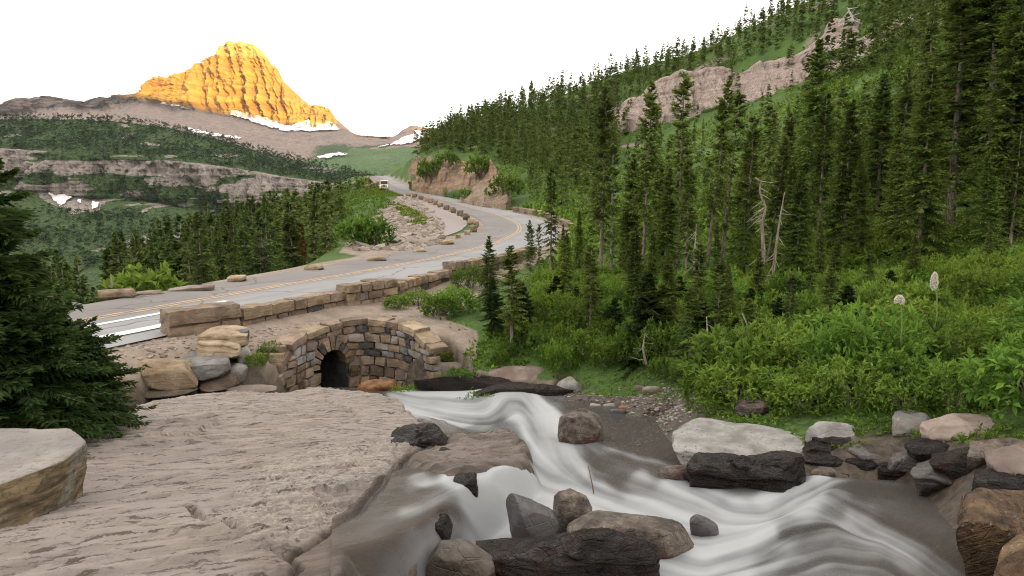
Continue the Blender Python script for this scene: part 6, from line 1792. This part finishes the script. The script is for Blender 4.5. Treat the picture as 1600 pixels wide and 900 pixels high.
# loose stones on the embankment inside the bend
G = MB(); dv, df = ico(1)
r = np.random.default_rng(55); cnt = 0
EMB = [(640, 300), (668, 325), (694, 350), (690, 378), (640, 400), (575, 402), (545, 385), (565, 350), (605, 322)]
while cnt < 2600:
    y = math.exp(r.uniform(math.log(40), math.log(130))); x = r.uniform(-34, 3)
    z = float(ground_quick(x, y)); u, v = proj(np.array((x, y, z)))
    if sdist(np.array([[u, v]]), EMB)[0] > 0: continue
    cnt += 1
    s = r.choice((.12, .18, .25, .4), p=(.35, .35, .2, .1)) * r.uniform(.7, 1.3)
    q = dv * np.array((s * 1.3, s * .9, s * .55)) * (1 + .22 * r.standard_normal((len(dv), 1)))
    G.put(place(q, r.uniform(0, 3.1), .3, (x, y, z + s * .1)), F3=df, a=r.random())
m = NT('scree_stone')
SCREE = m.done(m.mix(m.attr('tint'), (.16, .125, .10), (.33, .28, .245)), .9)
add('scree', G.mesh('scree', SCREE, False), kind='stuff')
G = MB(); cnt = 0
while cnt < 900:
    x = r.uniform(-9.5, -2.5); y = r.uniform(11, 20)
    z = float(ground_quick(x, y)); u, v = proj(np.array((x, y, z)))
    if sdist(np.array([[u, v]]), [(150, 520), (260, 520), (300, 515), (440, 510), (600, 490), (740, 460), (740, 520), (640, 540), (430, 545), (260, 570), (180, 560)])[0] > 0: continue
    cnt += 1
    s = r.choice((.015, .025, .05)) * r.uniform(.7, 1.4)
    G.put(place(dv * np.array((s * 1.3, s, s * .6)) * (1 + .2 * r.standard_normal((len(dv), 1))), r.uniform(0, 3), 0, (x, y, z)), F3=df, a=r.random())
add('gravel', G.mesh('gravel', SCREE, False), kind='stuff')

# ================================================================== DEAD WOOD
def snag(label, pts, rad, twigs, seed, name='dead_tree', cat='dead tree', mat=None, tl=.5):
    r = random.Random(seed)
    pts = smooth_line(np.array(pts, float), 22)
    base = pts[0]
    t = thing(name, label, cat, tuple(base))
    mb = MB(); mb.tube(pts - base, np.linspace(rad, rad * .22, 22), 8)
    add('trunk', mb.mesh('trunk', mat or DEADW, True), t)
    for k in range(twigs):
        i = r.randrange(3, 21); a = r.uniform(0, 6.28); l = tl * r.uniform(.4, 1.2)
        p = pts[i] - base; d = np.array((math.cos(a), math.sin(a) * .8, r.uniform(-.9, .3)))
        b = MB(); b.tube([p, p + d * l * .5 + (0, 0, -.04 * l), p + d * l + (0, 0, r.uniform(-.25, .1) * l)], (rad * .3, rad * .18, .004), 4, cap=False)
        add('branch', b.mesh('branch', mat or DEADW), t)
    return t
snag('grey dead trunk with a crook and a bent tip, bare against the firs', [W(1187, 490, 20), W(1186, 440, 20), W(1193, 400, 20), W(1191, 350, 20), W(1196, 325, 20), W(1187, 300, 20), W(1189, 284, 20), W(1180, 278, 20)], .085, 22, 1, tl=.5)
snag('thin leaning bare trunk between the dead grey trunk and the bright small fir', [W(1206, 480, 19.5), W(1209, 420, 19.5), W(1216, 360, 19.6), W(1226, 300, 19.7)], .06, 22, 11, tl=.45)
snag('thin bare pole left of the leaning pair of firs', [W(1086, 470, 19), W(1085, 410, 19), W(1088, 350, 19.1)], .045, 18, 12, tl=.4)
snag('curving dead stem in front of the leafy thicket', [W(1188, 575, 11.2), W(1180, 550, 11.2), W(1172, 520, 11.2), W(1160, 490, 11.3)], .035, 12, 2, tl=.35)
snag('thin crooked dead stem left of the curving one', [W(1112, 560, 11.5), W(1106, 525, 11.6), W(1104, 495, 11.8)], .028, 8, 3, tl=.3)
snag('bare reddish stem low in the thicket below the tall firs', [W(1010, 570, 13.5), W(1005, 545, 13.6), W(1008, 520, 13.8)], .03, 8, 4, tl=.3)
snag('bleached dead shrub on the cliff top', [W(1332, 34, 150), W(1330, 24, 150), W(1324, 12, 150)], .35, 14, 5, 'dead_shrub', 'dead shrub', SILVER, 3.4)
snag('dead twiggy branch hanging over the bank in the leaves', [W(1352, 600, 8.4), W(1330, 585, 8.3), W(1310, 580, 8.1), W(1296, 592, 8.0)], .018, 10, 6, 'dead_branch', 'branch', None, .28)
snag('slender dead trunk in the valley wood left of the road', [W(410, 420, 40), W(409, 385, 40), W(408, 360, 40)], .1, 10, 7, tl=.8)
snag('short grey stub beside the long roadside slab', [W(174, 450, 27), W(174, 436, 27), W(172, 432, 27)], .06, 0, 8)
mb = MB(); b0 = W(930, 786, 5.9); q = np.array([W(930, 786, 5.9), W(926, 760, 5.95), W(919, 728, 6.0)]) - b0
mb.tube(q, (.007, .006, .003), 5)
add('twig', mb.mesh('twig', rock_mat('reddish_twig', (.16, .09, .06), (.24, .15, .10), scale=20, bump_d=.002)), None, None, 'thin reddish twig standing upright in the white water', 'twig', loc=tuple(b0))

# ================================================================== BEARGRASS
m = NT('beargrass_flowers'); CREAM = m.done(m.mix(m.attr('tint'), (.74, .70, .60), (.90, .87, .79)), .8, None, .1, .15)
m = NT('beargrass_stalk'); STALK = m.done((.16, .22, .07), .7)
def beargrass(label, u, vtop, vh, wpx, vbase, Y, seed):
    r = np.random.default_rng(seed)
    top = W(u, vtop, Y); foot = W(u + 3, vbase, Y)
    hh = (vh - vtop) / FPX * Y; w = wpx / FPX * Y
    t = thing('beargrass', label, 'flower', tuple(foot))
    mb = MB(); mb.tube([(0, 0, -.3), (0, 0, 0), (top - foot) * .5 + (.01, 0, 0), top - foot - (0, 0, .01)], (.010, .010, .008, .005), 6)
    add('stalk', mb.mesh('stalk', STALK, True), t)
    n = 420
    a = r.random(n) * 6.28; s = r.random(n) ** .8
    prof = np.interp(s, [0, .15, .45, .8, 1], [.30, .75, 1, .72, .1]) if hh > w * 1.6 else np.interp(s, [0, .2, .5, .85, 1], [.85, 1, .95, .55, .1])
    C = np.stack([np.cos(a) * prof * w / 2, np.sin(a) * prof * w / 2, -hh + hh * s], -1) + (top - foot)
    d = norm(np.stack([np.cos(a), np.sin(a), .4 + 0 * a], -1))
    V, F, A = leaf_set(C, d, r, 5, .016, .011, r.random(n))
    add('flower_head', mesh_np('flower_head', V, F, CREAM, False, {'tint': A}), t)
    mb = MB()
    for k in range(26):
        b_ = r.random() * 6.28; l = r.uniform(.25, .5)
        p = np.array([(0, 0, -.25), (math.cos(b_) * l * .4, math.sin(b_) * l * .4, -.25 + l * .55), (math.cos(b_) * l, math.sin(b_) * l, -.25 + l * .45)])
        mb.tube(p, (.004, .004, .001), 3, cap=False)
    add('leaf_tuft', mb.mesh('leaf_tuft', GRASSM), t)
beargrass('short cream beargrass head, lower and left of the two', 1406, 462, 475, 13, 515, 8.2, 1)
beargrass('tall cream beargrass spike, right and higher of the two', 1461, 426, 454, 9, 490, 8.6, 2)

# ================================================================== THE VINTAGE CAR
m = NT('cream_paint'); CARP = m.done((.66, .60, .46), .3, None, .5)
m = NT('black_rubber'); RUB = m.done((.02, .02, .02), .8)
m = NT('car_glass'); CGL = m.done((.05, .06, .065), .1, None, .6)
m = NT('chrome'); CHR = m.done((.55, .55, .55), .25, None, .8)
m = NT('dark_grille'); GRI = m.done((.04, .035, .03), .5)
cb = W(600, 296.5, 158)
car = thing('vintage_car', 'cream vintage touring car facing us on the far left side of the road', 'car', tuple(cb), R(8))
def cpart(name, mb, mat, par=None, smooth=False):
    return add(name, mb.mesh(name, mat, smooth), par or car)
def loft(mb, secs):
    n = len(secs[0]); V = np.array(secs).reshape(-1, 3)
    mb.put(V, F4=[(i * n + j, i * n + (j + 1) % n, (i + 1) * n + (j + 1) % n, (i + 1) * n + j) for i in range(len(secs) - 1) for j in range(n)])
    mb.put(secs[0], F3=[(0, j + 1, j) for j in range(1, n - 1)]); mb.put(secs[-1], F3=[(0, j, j + 1) for j in range(1, n - 1)])
def sec(y, w, z0_, z1, rr=.12):
    return [(-w, y, z0_), (-w, y, z1 - rr), (-w + rr, y, z1), (w - rr, y, z1), (w, y, z1 - rr), (w, y, z0_)]
b = MB(); loft(b, [sec(0.0, .42, .45, 1.12), sec(.6, .50, .42, 1.2), sec(1.25, .62, .40, 1.25)]); cpart('hood', b, CARP)
b = MB(); loft(b, [sec(1.25, .86, .38, 1.22), sec(2.2, .95, .36, 1.28), sec(4.6, .95, .36, 1.28), sec(5.2, .8, .45, 1.1)]); body = cpart('body', b, CARP)
b = MB(); loft(b, [sec(1.75, .80, 2.0, 2.08, .05), sec(3.2, .92, 2.04, 2.18, .08), sec(5.0, .86, 1.98, 2.1, .05)]); cpart('roof', b, CARP)
for sx_ in (-1, 1):
    for yy in (1.65, 3.2, 4.7):
        b = MB(); b.box((sx_ * .84, yy, 1.65), (.06, .08, .82)); cpart('roof_post', b, CARP)
    b = MB()
    ang_ = np.linspace(-.35, math.pi * .95, 12)
    arcp = [(sx_ * .82, .55 - .62 * math.cos(a) * 1.0, .42 + .52 * math.sin(a)) for a in ang_] + [(sx_ * .88, 1.7, .36)]
    b.tube(arcp, .17, 8); cpart('fender', b, CARP, None, True)
    hl = MB(); hl.tube([(sx_ * .55, -.02, .95), (sx_ * .55, .08, .95), (sx_ * .55, .22, .95)], (.13, .13, .05), 12); h_ = cpart('headlight', hl, CHR, None, True)
    for yy in (.55, 4.1):
        w_ = thing('wheel', None, None, (0, 0, 0)); w_.parent = car
        b = MB(); an = np.linspace(0, 2 * math.pi, 17)
        b.tube([(sx_ * .82, yy + .33 * math.cos(a), .40 + .33 * math.sin(a)) for a in an], .085, 6, cap=False); cpart('tyre', b, RUB, w_, True)
        b = MB(); b.tube([(sx_ * .80, yy, .40), (sx_ * .86, yy, .40)], .26, 14); cpart('rim', b, CARP, w_)
b = MB(); b.box((0, 1.62, 1.62), (1.5, .03, .66)); cpart('windshield', b, CGL)
b = MB(); b.box((0, -.03, .80), (.62, .08, .66)); gr_ = cpart('grille', b, GRI)
for k in range(5):
    b = MB(); b.box((-.24 + .12 * k, -.08, .80), (.025, .03, .64)); cpart('slat', b, CHR, gr_)
b = MB(); b.tube([(-.95, -.22, .5), (0, -.3, .5), (.95, -.22, .5)], .05, 6); cpart('bumper', b, CHR)
# ================================================================== HAZE
HZ = (-4600.0, 4600.0, -3900.0, 3420.0, -174.0, 905.0)
def haze_box(density):
    x0, x1, y0, y1, z0_, z1 = HZ
    V = [(x, y, z) for x in (x0, x1) for y in (y0, y1) for z in (z0_, z1)]
    F = np.array([(0, 1, 3, 2), (4, 6, 7, 5), (0, 4, 5, 1), (2, 3, 7, 6), (0, 2, 6, 4), (1, 5, 7, 3)])
    mt = bpy.data.materials.new('haze_air'); mt.use_nodes = True
    t = mt.node_tree; t.nodes.clear()
    o = t.nodes.new('ShaderNodeOutputMaterial'); v = t.nodes.new('ShaderNodeVolumePrincipled')
    v.inputs['Color'].default_value = (.86, .91, 1.0, 1); v.inputs['Density'].default_value = density
    t.links.new(v.outputs[0], o.inputs['Volume'])
    add('haze', mesh_np('haze', V, F, mt), kind='stuff')
haze_box(2.6e-5)

# ================================================================== LABELS OF THE MANY
ORDW = ['first', 'second', 'third', 'fourth', 'fifth', 'sixth', 'seventh', 'eighth', 'ninth', 'tenth', 'eleventh', 'twelfth', 'thirteenth', 'fourteenth', 'fifteenth', 'sixteenth', 'seventeenth', 'eighteenth', 'nineteenth', 'twentieth']
SHORT = {'firs of the dense wood on the right slope': 'dark fir in the dense right-slope wood', 'firs of the valley wood left of the road': 'valley fir beyond the road', 'shrubs of the thicket by the mossy bank': 'leafy shrub above the mossy bank', 'shrubs of the thicket above the pale boulder': 'leafy shrub above the pale boulder', 'shrubs round the white flower spikes': 'leafy shrub round the white flowers', 'firs behind the tall bare trunks': 'fir behind the tall bare trunks', 'firs above the road cut': 'fir above the road cut', 'skyline firs above the cliff': 'skyline fir above the pale cliff', 'small firs in the scrub above the bend': 'small fir in scrub above the bend', 'firs on the meadow below the cliff': 'small fir on the meadow', 'firs at the cliff': 'fir rooted at the cliff'}
def name_rows():
    for g, base in SHORT.items():
        obs = [o for o in bpy.data.objects if o.get('group') == g and o.parent is None]
        obs.sort(key=lambda o: o.location.y)
        for r0 in range(0, len(obs), 16):
            row = obs[r0:r0 + 16]
            row.sort(key=lambda o: o.location.x / max(o.location.y, 1))
            for i, o in enumerate(row):
                rn = 'front' if r0 == 0 else ORDW[min(r0 // 16, 19)]
                o['label'] = '%s, %s from the left in the %s row' % (base, ORDW[i], rn)
name_rows()
